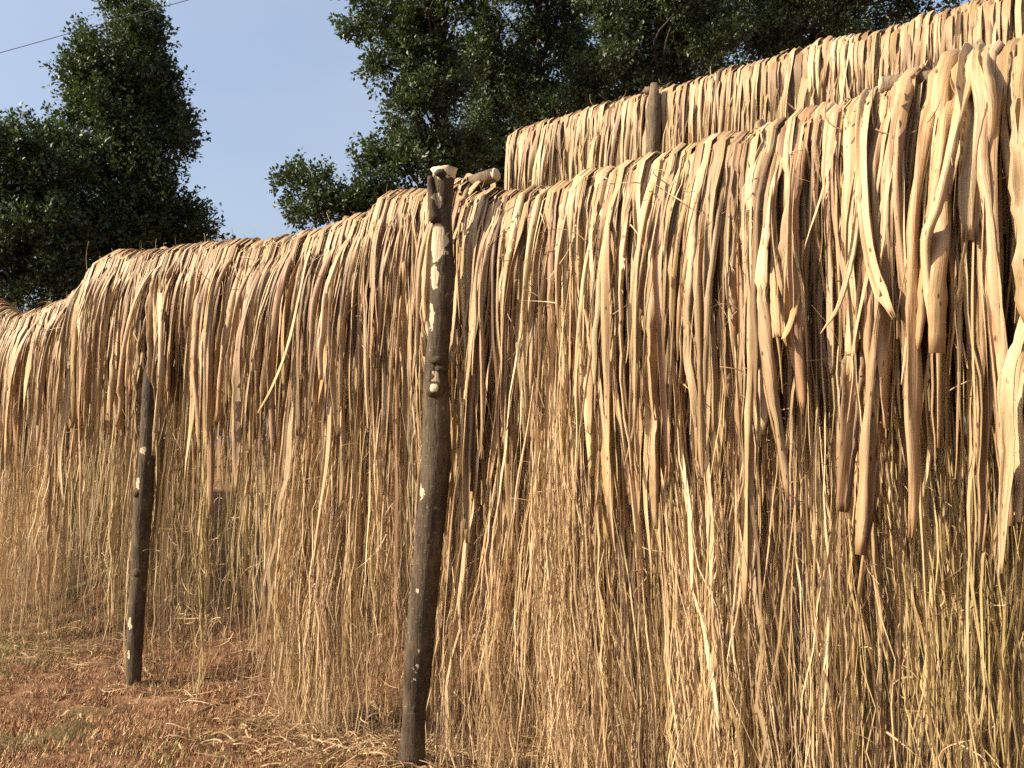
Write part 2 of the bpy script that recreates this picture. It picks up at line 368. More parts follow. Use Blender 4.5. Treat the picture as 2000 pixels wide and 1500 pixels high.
U3 = np.array([DIR[0], DIR[1], 0.0])
HANK = np.sort(np.arange(-3.6, 7.6, 0.105) + rng.uniform(-0.045, 0.045, len(np.arange(-3.6, 7.6, 0.105))))
HANK_V = rng.uniform(-0.03, 0.05, len(HANK)); HANK_Z = rng.normal(0, 0.007, len(HANK)); HANK_L = rng.normal(0, 0.02, len(HANK)); HANK_D = rng.normal(0, 0.10, len(HANK))
def hank(u):
    i = np.clip(np.searchsorted(HANK, u), 1, len(HANK) - 1); i = np.where(np.abs(u - HANK[i - 1]) < np.abs(u - HANK[i]), i - 1, i)
    return i, (HANK[i] - u)
def build_strips(cu, cv, cz, ss, w, curl, tw0, tw1, tint, M, thick, tip, r=rng):
    N, K = cu.shape
    C = W(cu, cv, cz)
    L = ss[:, -1:]
    t = np.clip(ss / L, 0, 1)
    wid = w[:, None] * (0.80 + 0.20 * np.clip(t / 0.2, 0, 1)) * (1 - (1 - tip[:, None]) * np.clip((t - 0.55) / 0.45, 0, 1) ** 1.6)
    wid = wid * (1 + 0.08 * np.sin(ss * r.uniform(5, 11, (N, 1)) + r.uniform(0, 6, (N, 1))))
    wid = wid * np.clip((1.0 - t) / 0.05, r.uniform(0.3, 1.0, (N, 1)), 1) * (1 + 0.08 * r.standard_normal((N, K)))
    cl = (curl * np.where(r.random(N) < 0.8, -1, 1))[:, None] * (0.30 + 0.70 * np.clip(np.abs(ss) / 0.22, 0, 1))
    tw = (tw0[:, None] + tw1[:, None] * np.clip(ss, 0, None) + 0.35 * np.sin(ss * r.uniform(3, 8, (N, 1)) + r.uniform(0, 6, (N, 1)))) * np.clip(np.abs(ss) / 0.15, 0.15, 1)
    rp = r.uniform(0, 6.3, (N, 1, M)); rf = r.uniform(4, 15, (N, 1, M)); ra = r.uniform(0.04, 0.20, (N, 1, 1))
    rid = ra * (np.sin(ss[:, :, None] * rf + rp) + 1.2 * r.standard_normal((N, 1, M)) * np.clip(np.abs(ss[:, :, None]) / 0.2, 0.2, 1))
    V, ac = sweep(C, wid, cl, tw, thick, U3, M, rid)
    m = V.shape[2]
    rnd = r.uniform(0, 1, (N, 1, 1))
    sv = np.stack(np.broadcast_arrays(ac, ss[:, :, None] + rnd * 7, rnd), -1)
    tn = rgba(np.broadcast_to(tint[:, None, None, :], (N, K, m, 3)))
    return V, sv, tn
def draw_tints(N, probs, r=rng):
    k = r.choice(len(TONES), N, p=probs)
    t = TONES[k] * r.uniform(0.82, 1.12, (N, 1)) * r.uniform(0.96, 1.04, (N, 3))
    return k, t

# ---- individual strips (the largest ones) --------------------------------------------------
POST_A, POST_B = 0.0, on_rack(275, 900, 0.1)[0]
def place_phrase(u, rear):
    if rear:
        if u > ru[-1, 0] - 0.25: return 'at the rear rack\'s cut-off end'
        up = on_rack(1280, 200, REAR + .1)[0]
        if abs(u - up) < 0.22: return 'beside the rear rack\'s post'
        return 'between the rear rack\'s end and post' if u > up else 'on the rear rack past its post'
    x = seen_at(W(u, 0.13, crest(u) - 0.35))
    for lim, text in ((150, 'on the sagging far rail'), (255, 'beyond the slim far post'), (330, 'in front of the slim far post'), (480, 'next past the slim far post'),
                      (690, 'midway between the two posts'), (815, 'shortly before the forked post'), (905, 'right beside the forked post'), (1060, 'just past the first rail end'),
                      (1350, 'well past the first rail end'), (1660, 'shortly before the second rail end'), (1800, 'below the second rail end')):
        if x < lim: return text
    return 'at the front rack\'s nearest end'
def strip_labels(us, rear, w, L, tone, curl, lean):
    out = []
    for i in range(len(us)):
        wd = 'broad' if w[i] > 0.055 else ('narrow' if w[i] < 0.036 else '')
        sh = 'rolled' if curl[i] > 3.0 else ('half-rolled' if curl[i] > 1.9 else 'flat')
        ln = 'long' if L[i] > 0.92 else ('short' if L[i] < 0.62 else '')
        ls = 'slanting' if abs(lean[i]) > 0.09 else ''
        out.append(' '.join(f'{wd} {ln} {ls} {sh} {TONE_NAMES[tone[i]]} bark strip {place_phrase(us[i], rear)}'.split()))
    ORD = ['first', 'second', 'third', 'fourth', 'fifth', 'sixth', 'seventh', 'eighth', 'ninth']
    by = {}
    for i, l_ in enumerate(out): by.setdefault(l_, []).append(i)
    for l_, ix in by.items():
        if len(ix) == 1: continue
        ix.sort(key=lambda i: -us[i])                   # far (left in the picture) first
        for k, i in enumerate(ix): out[i] = l_ + (', ' + ('left one', 'right one')[k] if len(ix) == 2 else f', {ORD[min(k, 8)]} from left')
    return out
def strip_objects(V, sv, tn, labels, groups, closed=True):
    N, K, m = V.shape[:3]
    F = ribbon_faces(1, K, m, closed)
    for i in range(N):
        org = V[i, 6].mean(0)
        me = np_mesh('bark_strip', (V[i] - org).reshape(-1, 3), F, {'tint': ('FLOAT_COLOR', tn[i].reshape(-1, 4)), 'sv': ('FLOAT_VECTOR', sv[i].reshape(-1, 3))})
        o = link('bark_strip', me, M_STRIP); o.location = org
        tag(o, labels[i], 'bark strip', groups[i])

# front rack
NF = 225
u = np.concatenate([np.linspace(-2.35, -0.9, 75), np.linspace(-0.88, 4.4, NF - 75)]) + rng.uniform(-0.012, 0.012, NF)
wide_near = np.clip(1 - (u + 2.35) / 2.3, 0, 1)
kt, tint = draw_tints(NF, [0.34, 0.34, 0.20, 0.06, 0.06])
w_cap = 0.062
R = rng.uniform(0.055, 0.115, NF); Lf = rng.normal(0.70, 0.17, NF).clip(0.36, 1.0) + 0.12 * wide_near
w = rng.uniform(0.020, 0.050, NF) + wide_near * rng.uniform(0.004, 0.030, NF); w = np.minimum(w, w_cap); w = np.where(np.abs(u + 0.10) < 0.22, np.minimum(w, 0.028), w)
curl = np.where(rng.random(NF) < 0.6, rng.uniform(2.6, 4.8, NF), rng.uniform(0.8, 2.4, NF)) + wide_near * rng.uniform(0.0, 0.8, NF)
lean = rng.normal(0, 0.032, NF); lean[rng.random(NF) < 0.12] *= 3; lean = lean - 0.03 * wide_near
v0 = rng.uniform(0.0, 0.13, NF); v0 = np.where(np.abs(u + 0.12) < 0.2, np.minimum(v0, 0.02), v0) * (1 - 0.45 * wide_near)
hi, hg = hank(u); Lf = (Lf + HANK_D[hi] * (1 - 0.5 * wide_near) - 0.10 * wide_near).clip(0.35, 1.15)
c4 = hung(NF, u, crest(u) - rng.uniform(0, 0.035, NF) + HANK_Z[hi], R, Lf, rng.uniform(0.3, 0.6, NF), w, curl, lean, rng.uniform(0.002, 0.012, NF), v0 + HANK_V[hi], 0, 24, gather=hg * rng.uniform(0.3, 1.4, NF) + HANK_L[hi])
V, sv, tn = build_strips(*c4, w, curl, rng.normal(0, 0.6, NF), rng.normal(0, 1.6, NF), tint, 7, np.full(NF, 0.0022), rng.uniform(0.35, 1.0, NF))
labs = strip_labels(u, False, w, Lf, kt, curl, lean)
strip_objects(V, sv, tn, labs, ['bark strips hung over the front rack'] * NF)
# rear rack
NR = 55
u = np.linspace(on_rack(2050, 100, REAR)[0], ru[-1, 0] - 0.08, NR) + rng.uniform(-0.02, 0.02, NR); u[-1] = ru[-1, 0] - 0.075
kt, tint = draw_tints(NR, [0.34, 0.36, 0.20, 0.06, 0.04])
R = rng.uniform(0.05, 0.09, NR); Lf = rng.uniform(0.6, 1.1, NR); w = rng.uniform(0.020, 0.046, NR); curl = rng.uniform(1.2, 4.0, NR); lean = rng.normal(0, 0.025, NR)
c4 = hung(NR, u, crest_rear(u) - rng.uniform(0, 0.02, NR), R, Lf, rng.uniform(0.3, 0.6, NR), w, curl, lean, rng.uniform(0.003, 0.01, NR), np.where(np.abs(u - on_rack(1277, 158, REAR + .1)[0]) < 0.06, -0.02, rng.uniform(0.0, 0.05, NR)), 0, 18, vbase=REAR)
V, sv, tn = build_strips(*c4, w, curl, rng.normal(0, 0.3, NR), rng.normal(0, 0.4, NR), tint, 6, np.full(NR, 0.0022), rng.uniform(0.3, 0.8, NR))
strip_objects(V, sv, tn, strip_labels(u, True, w, Lf, kt, curl, lean), ['bark strips hung over the rear rack'] * NR)

# strips one can point at, following their own paths: pixel points, depth in front of the rail, width, curl, tone
SPECIAL = [
 ([(1706, 176), (1690, 215), (1684, 300), (1692, 420), (1712, 530), (1748, 622)], [-.02, .06, .12, .16, .17, .19], .062, 2.4, PALE, .9, 'broad tan bark strip whose lower end sweeps aside to a slanting cut'),
 ([(1925, 92), (1893, 130), (1858, 270), (1828, 400), (1806, 462), (1808, 540), (1818, 640)], [-.02, .06, .17, .21, .22, .21, .20], .060, 3.4, PALE, .5, 'rolled pale bark strip crossing the others at a slant near the nearest end'),
 ([(1915, 92), (1905, 140), (1912, 220), (1900, 330), (1895, 470)], [-.02, .09, .13, .15, .16], .085, .9, PALE, .8, 'very broad flat pale bark sheet at the nearest end of the front rack'),
 ([(1868, 106), (1840, 150), (1836, 300), (1840, 440), (1828, 560), (1824, 690)], [-.02, .06, .10, .17, .20, .20], .075, 4.4, TAN, .85, 'thick knotty rolled bark strip with a dark hole at its open end'),
 ([(1790, 140), (1768, 180), (1752, 260), (1748, 380), (1762, 520), (1770, 640), (1768, 780)], [-.02, .06, .12, .15, .15, .14, .15], .062, 3.2, PINK, .6, 'long rolled pinkish bark strip hanging straight below the second rail end'),
 ([(1700, 185), (1668, 215), (1660, 330), (1652, 480), (1660, 620), (1655, 740)], [-.02, .06, .11, .13, .13, .13], .08, 2.6, PALE, .8, 'broad smooth pale bark strip left of the one with the swept end'),
 ([(1672, 560), (1668, 700), (1660, 830), (1646, 1000)], [.05, .12, .15, .16], .058, .6, BROWN, .9, 'flat bark strip, shade put into its brown colour, with a square cut lower end'),  # the brown tone stands for the shade lying on this strip
 ([(1480, 245), (1472, 420), (1468, 640), (1463, 800), (1460, 980), (1455, 1180)], [-.02, .09, .12, .15, .16, .16], .042, 3.6, TAN, .8, 'longest rolled tan strip, hanging alone far below its neighbours'),
 ([(1800, 140), (1795, 520), (1792, 780), (1798, 960), (1806, 1090), (1812, 1235)], [-.02, .08, .12, .14, .14, .15], .036, 1.4, PALE, .4, 'long thin pale strip dangling almost to the ground at the near end'),
 ([(620, 452), (600, 500), (585, 570), (560, 680), (528, 760), (503, 806)], [-.02, .08, .14, .17, .18, .18], .040, 1.8, PALE, .35, 'pale strip bending diagonally across the others midway between the posts'),
 ([(1505, 330), (1512, 460), (1512, 560), (1518, 660)], [.05, .10, .14, .20], .030, .8, np.array([.44, .29, .14]), 1.1, 'torn orange-tinted bark flap curling outward at mid height'),
 ([(1562, 470), (1556, 560), (1545, 620), (1528, 662)], [.1, .13, .17, .20], 0.026, .8, np.array([.44, .27, .12]), .9, 'small folded orange bark flap meeting a torn one at mid height'),
 ([(2035, 520), (1998, 650), (1968, 745), (1972, 880), (1962, 1000), (1955, 1120)], [.12, .18, .21, .2, .19, .19], .050, 2.2, PALE, .4, 'kinked golden strip entering from the frame edge and falling low'),
 ([(2010, 640), (1990, 760), (1995, 900), (1990, 1020)], [.12, .16, .17, .17], .032, 1.4, PALE, .5, 'thin pale strip hanging low at the edge of the frame'),
 ([(316, 490), (312, 600), (312, 720), (306, 800), (298, 890)], [-.02, .12, .17, .18, .19], .050, 1.2, PALE, .5, 'pale strip hanging alongside the thin far post below its neighbours'),
 ([(150, 580), (140, 700), (128, 800), (118, 890), (124, 990)], [-.02, .09, .12, .13, .14], .050, 1.2, PALE, .3, 'long twisted pale strip at the far sagging end'),
 ([(640, 450), (645, 700), (640, 880), (622, 1010), (610, 1110)], [-.02, .09, .13, .14, .15], .036, 1.2, PALE, .5, 'long slender pale strip reaching low midway between the posts'),
 ([(670, 440), (668, 760), (668, 900), (664, 990)], [-.02, .09, .13, .14], .040, 2.0, TAN, .6, 'long tan strip hanging beside a slender low one midway between the posts'),
 ([(962, 336), (935, 352), (905, 392), (893, 470), (888, 600), (878, 690), (868, 742)], [-.08, .0, .06, .1, .13, .16, .19], .040, 1.0, PALE, .3, 'pale strip draped over the rail end and tapering behind the forked post'),
 ([(925, 345), (908, 372), (896, 420), (889, 520), (886, 640)], [-.06, .04, .09, .11, .12], .040, 1.2, TAN, .4, 'tan strip draped between the forked post and its rail end'),
 ([(882, 372), (868, 398), (850, 426), (836, 480), (829, 570), (834, 640), (860, 700), (872, 740)], [.16, .185, .195, .17, .165, .17, .185, .19], .030, 1.0, PALE, .25, 'pale strip wrapped diagonally across the top of the forked post'),
 ([(915, 585), (905, 650), (888, 690), (862, 745)], [.14, .16, .18, .2], .016, .8, PALE, .4, 'slim pale sliver crossing toward the stub of the forked post'),
 ([(1412, 300), (1408, 420), (1400, 480), (1382, 560), (1340, 660), (1330, 700)], [.06, .1, .12, .14, .16, .16], .020, 1.0, PALE, .4, 'slim pale strip hanging askew a metre past the forked post'),
 ([(1680, 330), (1668, 470), (1640, 590), (1602, 652)], [.13, .17, .19, .2], .022, 1.0, PALE, .3, 'curved slim strip swinging aside beside the broad smooth strip'),
]
for pts, dv, w_, cl, tone, tip, lab in SPECIAL:
    if 'forked' not in lab: dv = [d if d < 0 else d + 0.05 for d in dv]
    q = []
    for (x, y), d in zip(pts, dv):
        uu, zz = on_rack(x, y, d); q.append((uu, d, zz))
    if dv[0] < 0: q.insert(0, (q[0][0], -0.09, q[0][2] - 0.06)); q.insert(0, (q[0][0], -0.10, q[0][2] - 0.3))
    P = spline(q, 26)
    ss = np.concatenate([[0], np.cumsum(np.linalg.norm(np.diff(P, axis=0), axis=1))])[None]
    one = np.ones(1)
    V, sv, tn = build_strips(P[None, :, 0], P[None, :, 1], P[None, :, 2], ss + 0.05, one * w_ * 0.78, one * cl, one * 0.1, one * rng.normal(0, 0.25), tone[None] * rng.uniform(.95, 1.1), 7, one * 0.0022, one * tip)
    strip_objects(V, sv, tn, [lab], [''])

def dens_front(u): return np.clip(1 - 0.86 * np.exp(-((u - 1.22) / 0.45) ** 2) - 0.28 * np.exp(-((u + 1.90) / 0.12) ** 2) - 0.40 * np.exp(-((u - 2.3) / 0.35) ** 2) - 0.5 * np.exp(-((u + 0.62) / 0.07) ** 2), 0.06, 1)
# ---- the remaining strips, past counting ---------------------------------------------------
def mass(name, N, uf, crestf, Rr, Lr, wr, curlr, probs, vb, K, M, v0r, label, wavr=(0.004, 0.016), leans=0.05, matl=None, thin=None):
    r = rng
    u = uf(N); kt, tint = draw_tints(N, probs)
    R = r.uniform(*Rr, N); Lf = r.uniform(*Lr, N); w = r.uniform(*wr, N) ; curl = r.uniform(*curlr, N)
    hi, hg = hank(u); Lf = (Lf + HANK_D[hi]).clip(0.25, 1.9)
    if vb == 0.0: Lf = np.where(r.random(N) < dens_front(u), Lf, np.minimum(Lf, r.uniform(0.5, 0.85, N)))
    c4 = hung(N, u, crestf(u) - r.uniform(0.0, 0.045, N) + HANK_Z[hi], R, Lf, r.uniform(0.3, 0.8, N), w, curl, r.normal(0, leans, N), r.uniform(*wavr, N), r.uniform(*v0r, N) + HANK_V[hi], 0, K, vbase=vb, gather=hg * r.uniform(0.2, 1.5, N) + HANK_L[hi])
    V, sv, tn = build_strips(*c4, w, curl, r.normal(0, 0.6, N), r.normal(0, 1.6, N), tint, M, None, r.uniform(0.1, 0.6, N))
    n, k, m = V.shape[:3]
    me = np_mesh(name, V.reshape(-1, 3), ribbon_faces(n, k, m, False), {'tint': ('FLOAT_COLOR', tn.reshape(-1, 4)), 'sv': ('FLOAT_VECTOR', sv.reshape(-1, 3))})
    o = link(name, me, matl or M_STRIP); tag(o, label, None, None, 'stuff'); return o
mass('bark_strips', 520, lambda n: rng.uniform(U0, U1, n), crest, (0.04, 0.10), (0.4, 1.0), (0.018, 0.042), (1.0, 4.4), [.30, .36, .2, .1, .04], 0.0, 19, 6, (-0.02, 0.09), 'further tan bark strips filling the front rack between the larger ones')
mass('bark_strips', 1500, lambda n: rng.uniform(U0, U1, n), crest, (0.03, 0.11), (0.3, 0.95), (0.007, 0.026), (0.8, 3.8), [.30, .33, .2, .1, .07], 0.0, 14, 4, (-0.05, 0.10), 'mass of narrower tan bark strips crowding the front rack')
mass('bark_strips', 1050, lambda n: rng.uniform(ru[0, 0], ru[-1, 0] - 0.07, n), crest_rear, (0.03, 0.085), (0.5, 1.3), (0.010, 0.034), (1.2, 4.0), [.30, .36, .2, .1, .04], REAR, 11, 4, (-0.03, 0.04), 'mass of narrower tan bark strips crowding the rear rack', leans=0.02)
mass('bark_strips', 1700, lambda n: rng.uniform(U0, U1, n), crest, (0.05, 0.12), (0.25, 0.9), (0.003, 0.010), (0.6, 2.4), [.36, .28, .12, .12, .12], 0.0, 15, 3, (-0.02, 0.10), 'thin ribbons and threads lying over the front rack strips', wavr=(0.006, 0.02), leans=0.07)
mass('bark_strips', 520, lambda n: rng.uniform(U0, U1, n), crest, (0.03, 0.10), (0.8, 1.9), (0.006, 0.020), (1.0, 3.4), [.34, .30, .12, .1, .14], 0.0, 17, 4, (-0.03, 0.07), 'long slender bark strips hanging below the broader ones on the front rack', wavr=(0.006, 0.02), leans=0.04)
# back drop of the front rack: the other ends of the strips, hanging behind the rail
def back_mass(name, N, u0, u1, crestf, vb, label):
    r = rng; u = r.uniform(u0, u1, N); kt, tint = draw_tints(N, [.15, .35, .2, .2, .1])
    w = r.uniform(0.012, 0.04, N); curl = r.uniform(0.5, 2.5, N)
    cu, cv, cz, ss = hung(N, u, crestf(u) - 0.03, r.uniform(0.03, 0.10, N), r.uniform(0.4, 1.1, N), r.uniform(0.3, 0.6, N), w, curl, r.normal(0, .04, N), r.uniform(.004, .016, N), r.uniform(-.02, .04, N), 0, 9)
    V, sv, tn = build_strips(cu, -cv + vb, cz, ss, w, curl, r.normal(0, .4, N), r.normal(0, .6, N), tint, 3, None, r.uniform(.1, .6, N))
    n, k, m = V.shape[:3]
    me = np_mesh(name, V.reshape(-1, 3), ribbon_faces(n, k, m, False), {'tint': ('FLOAT_COLOR', tn.reshape(-1, 4)), 'sv': ('FLOAT_VECTOR', sv.reshape(-1, 3))})
    tag(link(name, me, M_STRIP), label, None, None, 'stuff')
back_mass('bark_strips', 900, U0, U1, crest, 0.0, 'bark strip ends hanging down behind the front rail')
back_mass('bark_strips', 400, ru[0, 0], ru[-1, 0] - 0.07, crest_rear, REAR, 'bark strip ends hanging down behind the rear rail')

# ---- fine fibres: long shredded tails of the strips, down to the ground --------------------
def fibres(name, N, u0, u1, crestf, vb, side, Lmean, label, tintw, wr, density=None, K=19, lowtouch=0.1, bundles=None, frizz=1.0):
    r = rng
    u = r.uniform(u0, u1, N * 3)
    if density is not None: u = u[r.random(len(u)) < density(u)]
    u = u[:N]; N = len(u)
    bu = np.sort(np.concatenate([np.arange(u0, u1, 0.19) + r.uniform(-0.085, 0.085, len(np.arange(u0, u1, 0.19)))]))
    blean = r.normal(0, 0.06, len(bu)); bv = r.uniform(-0.05, 0.09, len(bu)); bl = r.normal(0, 0.16, len(bu)); bt = r.normal(0, 1, len(bu))
    bi = np.clip(np.searchsorted(bu, u), 1, len(bu) - 1); bi = np.where(np.abs(u - bu[bi - 1]) < np.abs(u - bu[bi]), bi - 1, bi)
    if bundles is not None:
        for (c, ln, vv, ll) in bundles:
            k = np.abs(bu - c) < 0.1; blean[k] = ln; bv[k] = vv; bl[k] = ll
    gather = (bu[bi] - u) * r.uniform(0.0, 1.0, N) * r.uniform(0.3, 1.3, len(bu))[bi] + blean[bi] + r.normal(0, 0.03, N)
    top = crestf(u) - r.uniform(0.01, 0.06, N)
    Lf = (top - 0.06 - lowtouch - 0.38 * np.clip((u - 0.1) / 2.6, 0, 1) - 0.06 + r.normal(0, 0.21, N) + bl[bi]) * Lmean
    Lf = np.clip(Lf, 0.5, top + 0.25)
    R = r.uniform(0.02, 0.05, N); w = r.uniform(*wr, N) * np.where(r.random(N) < 0.10, r.uniform(1.6, 3.2, N), 1)
    gl = (lambda a, b: ground(a, b)) if side > 0 else (lambda a, b: ground(a, 2 * vb - b))
    wav = r.uniform(0.004, 0.020, N)
    cu, cv, cz, ss = hung(N, u, top, R, Lf, np.full(N, 0.05), w, w, r.normal(0, 0.015, N), wav, r.uniform(-0.03, 0.01, N), 0, K, vbase=vb, gather=gather, low=gl)
    cv = cv + np.clip((ss - 0.25) / 1.2, 0, 1) * (np.maximum(bv[bi], 0) * 0.8 + r.uniform(0.0, 0.09, N))[:, None] + (np.clip(ss / 0.2, 0, 1) * np.where(r.random(N) < 0.22, r.uniform(0.03, 0.09, N), 0.0)[:, None])
    if side > 0 and vb == 0:
        for (za, ua, zb, ub, lim, zt) in POST_LINES:
            uc = ua + (ub - ua) * (cz - za) / (zb - za); q = np.clip((np.abs(cu - uc) - 0.085) / 0.10, 0, 1)
            cv = np.minimum(cv, lim + 0.25 * q + np.clip(0.6 * (cz - zt + 0.10), 0, 0.045))
    if side < 0: cv = 2 * vb - cv
    stp = np.clip((ss - 0.45) / 0.8, 0, 1) * r.uniform(0.1 if frizz == 1 else 0.5, 1.0, (N, 1)) ** 3 * 0.011 * frizz * np.clip(0.005 / w, 0.15, 1)[:, None]
    cu = cu + np.cumsum(r.standard_normal(cu.shape) * stp, 1); cv = cv + np.cumsum(r.standard_normal(cu.shape) * stp, 1) * 0.7
    t = np.clip(ss - 0.7, 0, None)                    # frizz towards the ends
    cu = cu + t * r.uniform(0, 0.022, (N, 1)) * np.sin(ss * r.uniform(10, 30, (N, 1)) + r.uniform(0, 6, (N, 1)))
    cv = cv + side * t * r.uniform(0, 0.022, (N, 1)) * np.sin(ss * r.uniform(10, 30, (N, 1)) + r.uniform(0, 6, (N, 1)))
    tint = tintw(u, bt[bi], N) * np.array([1.12, 1.14, 1.22])
    wid = w[:, None] * (1 - 0.75 * np.clip((ss / ss[:, -1:] - 0.5) / 0.5, 0, 1) ** 1.5)
    wid = wid * (1 + 0.4 * np.sin(ss * r.uniform(8, 25, (N, 1)) + r.uniform(0, 6, (N, 1))))
    tw = r.uniform(-1.2, 1.2, (N, 1)) + ss * r.normal(0, 1.6, (N, 1))
    sl = slice(7, None)                               # from the rail down
    V, ac = sweep(W(cu, cv, cz)[:, sl], wid[:, sl], np.full_like(wid, 1.2)[:, sl], tw[:, sl], None, U3, 2)
    n, k, m = V.shape[:3]
    rnd = r.uniform(0, 1, (N, 1, 1)); sv = np.stack(np.broadcast_arrays(ac, ss[:, sl, None] + rnd * 9, rnd), -1)
    tn = rgba(np.broadcast_to(tint[:, None, None], (n, k, m, 3)))
    me = np_mesh(name, V.reshape(-1, 3), ribbon_faces(n, k, m, False), {'tint': ('FLOAT_COLOR', tn.reshape(-1, 4)), 'sv': ('FLOAT_VECTOR', sv.reshape(-1, 3))})
    tag(link(name, me, M_FIBRE), label, None, None, 'stuff')
def olive_zone(u):
    z = np.exp(-((u - 1.25) / 0.50) ** 2) + 0.9 * np.exp(-((u + 1.95) / 0.30) ** 2) + 0.8 * np.exp(-((u - 2.3) / 0.45) ** 2)
    return np.clip(z, 0, 1)
def tint_front(u, bt, N):
    mixo = np.clip(olive_zone(u) * 0.6 + rng.normal(0, 0.15, N), 0, 1)[:, None]
    base = np.where((rng.random(N) < 0.55)[:, None], PALE * 1.08, np.where((rng.random(N) < 0.45)[:, None], GOLD, TAN))
    return (base * (1 - mixo) + OLIVE * 1.15 * mixo) * (1 + 0.10 * bt)[:, None].clip(0.75, 1.25) * rng.uniform(0.75, 1.15, (N, 1))
fibres('bark_fibres', 5400, U0, U1, crest, 0.0, 1, 0.97, 'golden fibre tails hanging down the front of the first rack', tint_front, (0.0020, 0.0066), dens_front,
       bundles=[(-0.45, 0.10, 0.12, 0.15), (-0.95, -0.13, 0.05, 0.1), (-1.2, -0.13, 0.05, 0.1), (0.62, 0.05, 0.08, 0.1)])
for (ua_, ub_, n_f) in ((-0.92, -0.52, 900), (-1.42, -1.05, 500), (0.30, 0.72, 500), (2.7, 3.7, 700)):
    fibres('fibre_tangle', n_f, ua_, ub_, crest, 0.0, 1, 1.02, 'frizzy matted fibre hank ' + ('past the forked post' if ua_ == -0.92 else 'under the longest strip' if ua_ < -1 else 'just behind the forked post' if ua_ < 1 else 'beyond the slim far post'), lambda u, bt, N: tint_front(u, bt * 0, N) * 1.1, (0.0018, 0.005), None, K=24, lowtouch=-0.03, frizz=1.7)
def tint_back(u, bt, N):
    mixo = np.clip(0.20 + olive_zone(u) * 0.6 + rng.normal(0, 0.2, N), 0, 1)[:, None]
    base = np.where((rng.random(N) < 0.5)[:, None], TAN, GOLD)
    return (base * (1 - mixo) + OLIVE * mixo) * rng.uniform(0.75, 1.15, (N, 1))
fibres('bark_fibres', 2800, U0, U1, crest, 0.0, -1, 0.90, 'olive tinted fibre tails hanging behind the first rack', tint_back, (0.003, 0.0085), lambda u: 0.12 + 0.88 * dens_front(u), lowtouch=0.12)
fibres('bark_fibres', 2600, ru[0, 0], ru[-1, 0] - 0.1, crest_rear, REAR, 1, 0.66, 'fibre tails hanging from the rear rack', tint_back, (0.004, 0.011))

# stray curls and slivers standing off the strips
def wisps(name, N, u0, u1, crestf, vb, zr, label, K=12):
    r = rng; u = r.uniform(u0, u1, N); drop = r.uniform(*zr, N); L = r.uniform(0.05, 0.26, N) * (0.4 if zr[1] < 0.06 else 1); t = np.linspace(0, 1, K)[None]
    a = r.uniform(0, 2 * np.pi, N); bend = r.normal(0, 2.6, N); el = r.uniform(-1.5, 0.9, N); be = r.normal(-0.4, 1.2, N)
    az = a[:, None] + bend[:, None] * t; e_ = el[:, None] + be[:, None] * t; st = L[:, None] / (K - 1)
    cu = u[:, None] + np.cumsum(np.cos(az) * np.cos(e_) * st, 1); cv = np.cumsum(np.abs(np.sin(az)) * np.cos(e_) * st, 1) * 0.6
    cz = np.cumsum(np.sin(e_) * st, 1)
    top = crestf(u); drop = np.where(drop > 1.0, np.minimum(drop, top - 0.2 - 0.45 * np.clip((u - 0.1) / 2.6, 0, 1)), drop)
    d0 = np.where(drop < 0.06, 0.0, np.where(drop > 0.75, r.uniform(0.02, 0.13, N), 0.10 + r.uniform(0, 0.05, N)))
    for (za, ua, zb, ub, lim, zt) in POST_LINES: d0 = np.where(np.abs(u - ua) < 0.2, np.minimum(d0, 0.0), d0)
    w = r.uniform(0.0015, 0.006, N)[:, None] * (1 - 0.6 * t)
    C = W(cu, cv + (vb + d0)[:, None], (top - drop)[:, None] + cz)
    Vv, ac = sweep(C, w, np.full_like(w, 1.0), r.uniform(-1, 1, (N, 1)) + t * r.normal(0, 2, (N, 1)), None, U3, 3)
    kt, tint = draw_tints(N, [.46, .2, .1, .12, .12]); n, k, m = Vv.shape[:3]; rnd = r.uniform(0, 1, (N, 1, 1))
    sv = np.stack(np.broadcast_arrays(ac, (t * L[:, None])[..., None] + rnd * 9, rnd), -1)
    me = np_mesh(name, Vv.reshape(-1, 3), ribbon_faces(n, k, m, False), {'tint': ('FLOAT_COLOR', rgba(np.broadcast_to(tint[:, None, None], (n, k, m, 3))).reshape(-1, 4)), 'sv': ('FLOAT_VECTOR', sv.reshape(-1, 3))})
    tag(link(name, me, M_FIBRE), label, None, None, 'stuff')
wisps('bark_slivers', 1100, U0, U1, crest, 0.0, (0.05, 1.3), 'loose curls and slivers standing off the front rack strips')
wisps('fibre_tangle', 2600, U0, U1, crest, 0.0, (0.75, 2.1), 'tangled threads caught across the lower fibres of the front rack', 10)
wisps('bark_slivers', 420, U0, U1, crest, 0.0, (-0.005, 0.05), 'frayed slivers sticking up along the front rail')
wisps('bark_slivers', 260, ru[0, 0], ru[-1, 0], crest_rear, REAR, (-0.005, 0.05), 'frayed slivers sticking up along the rear rail')

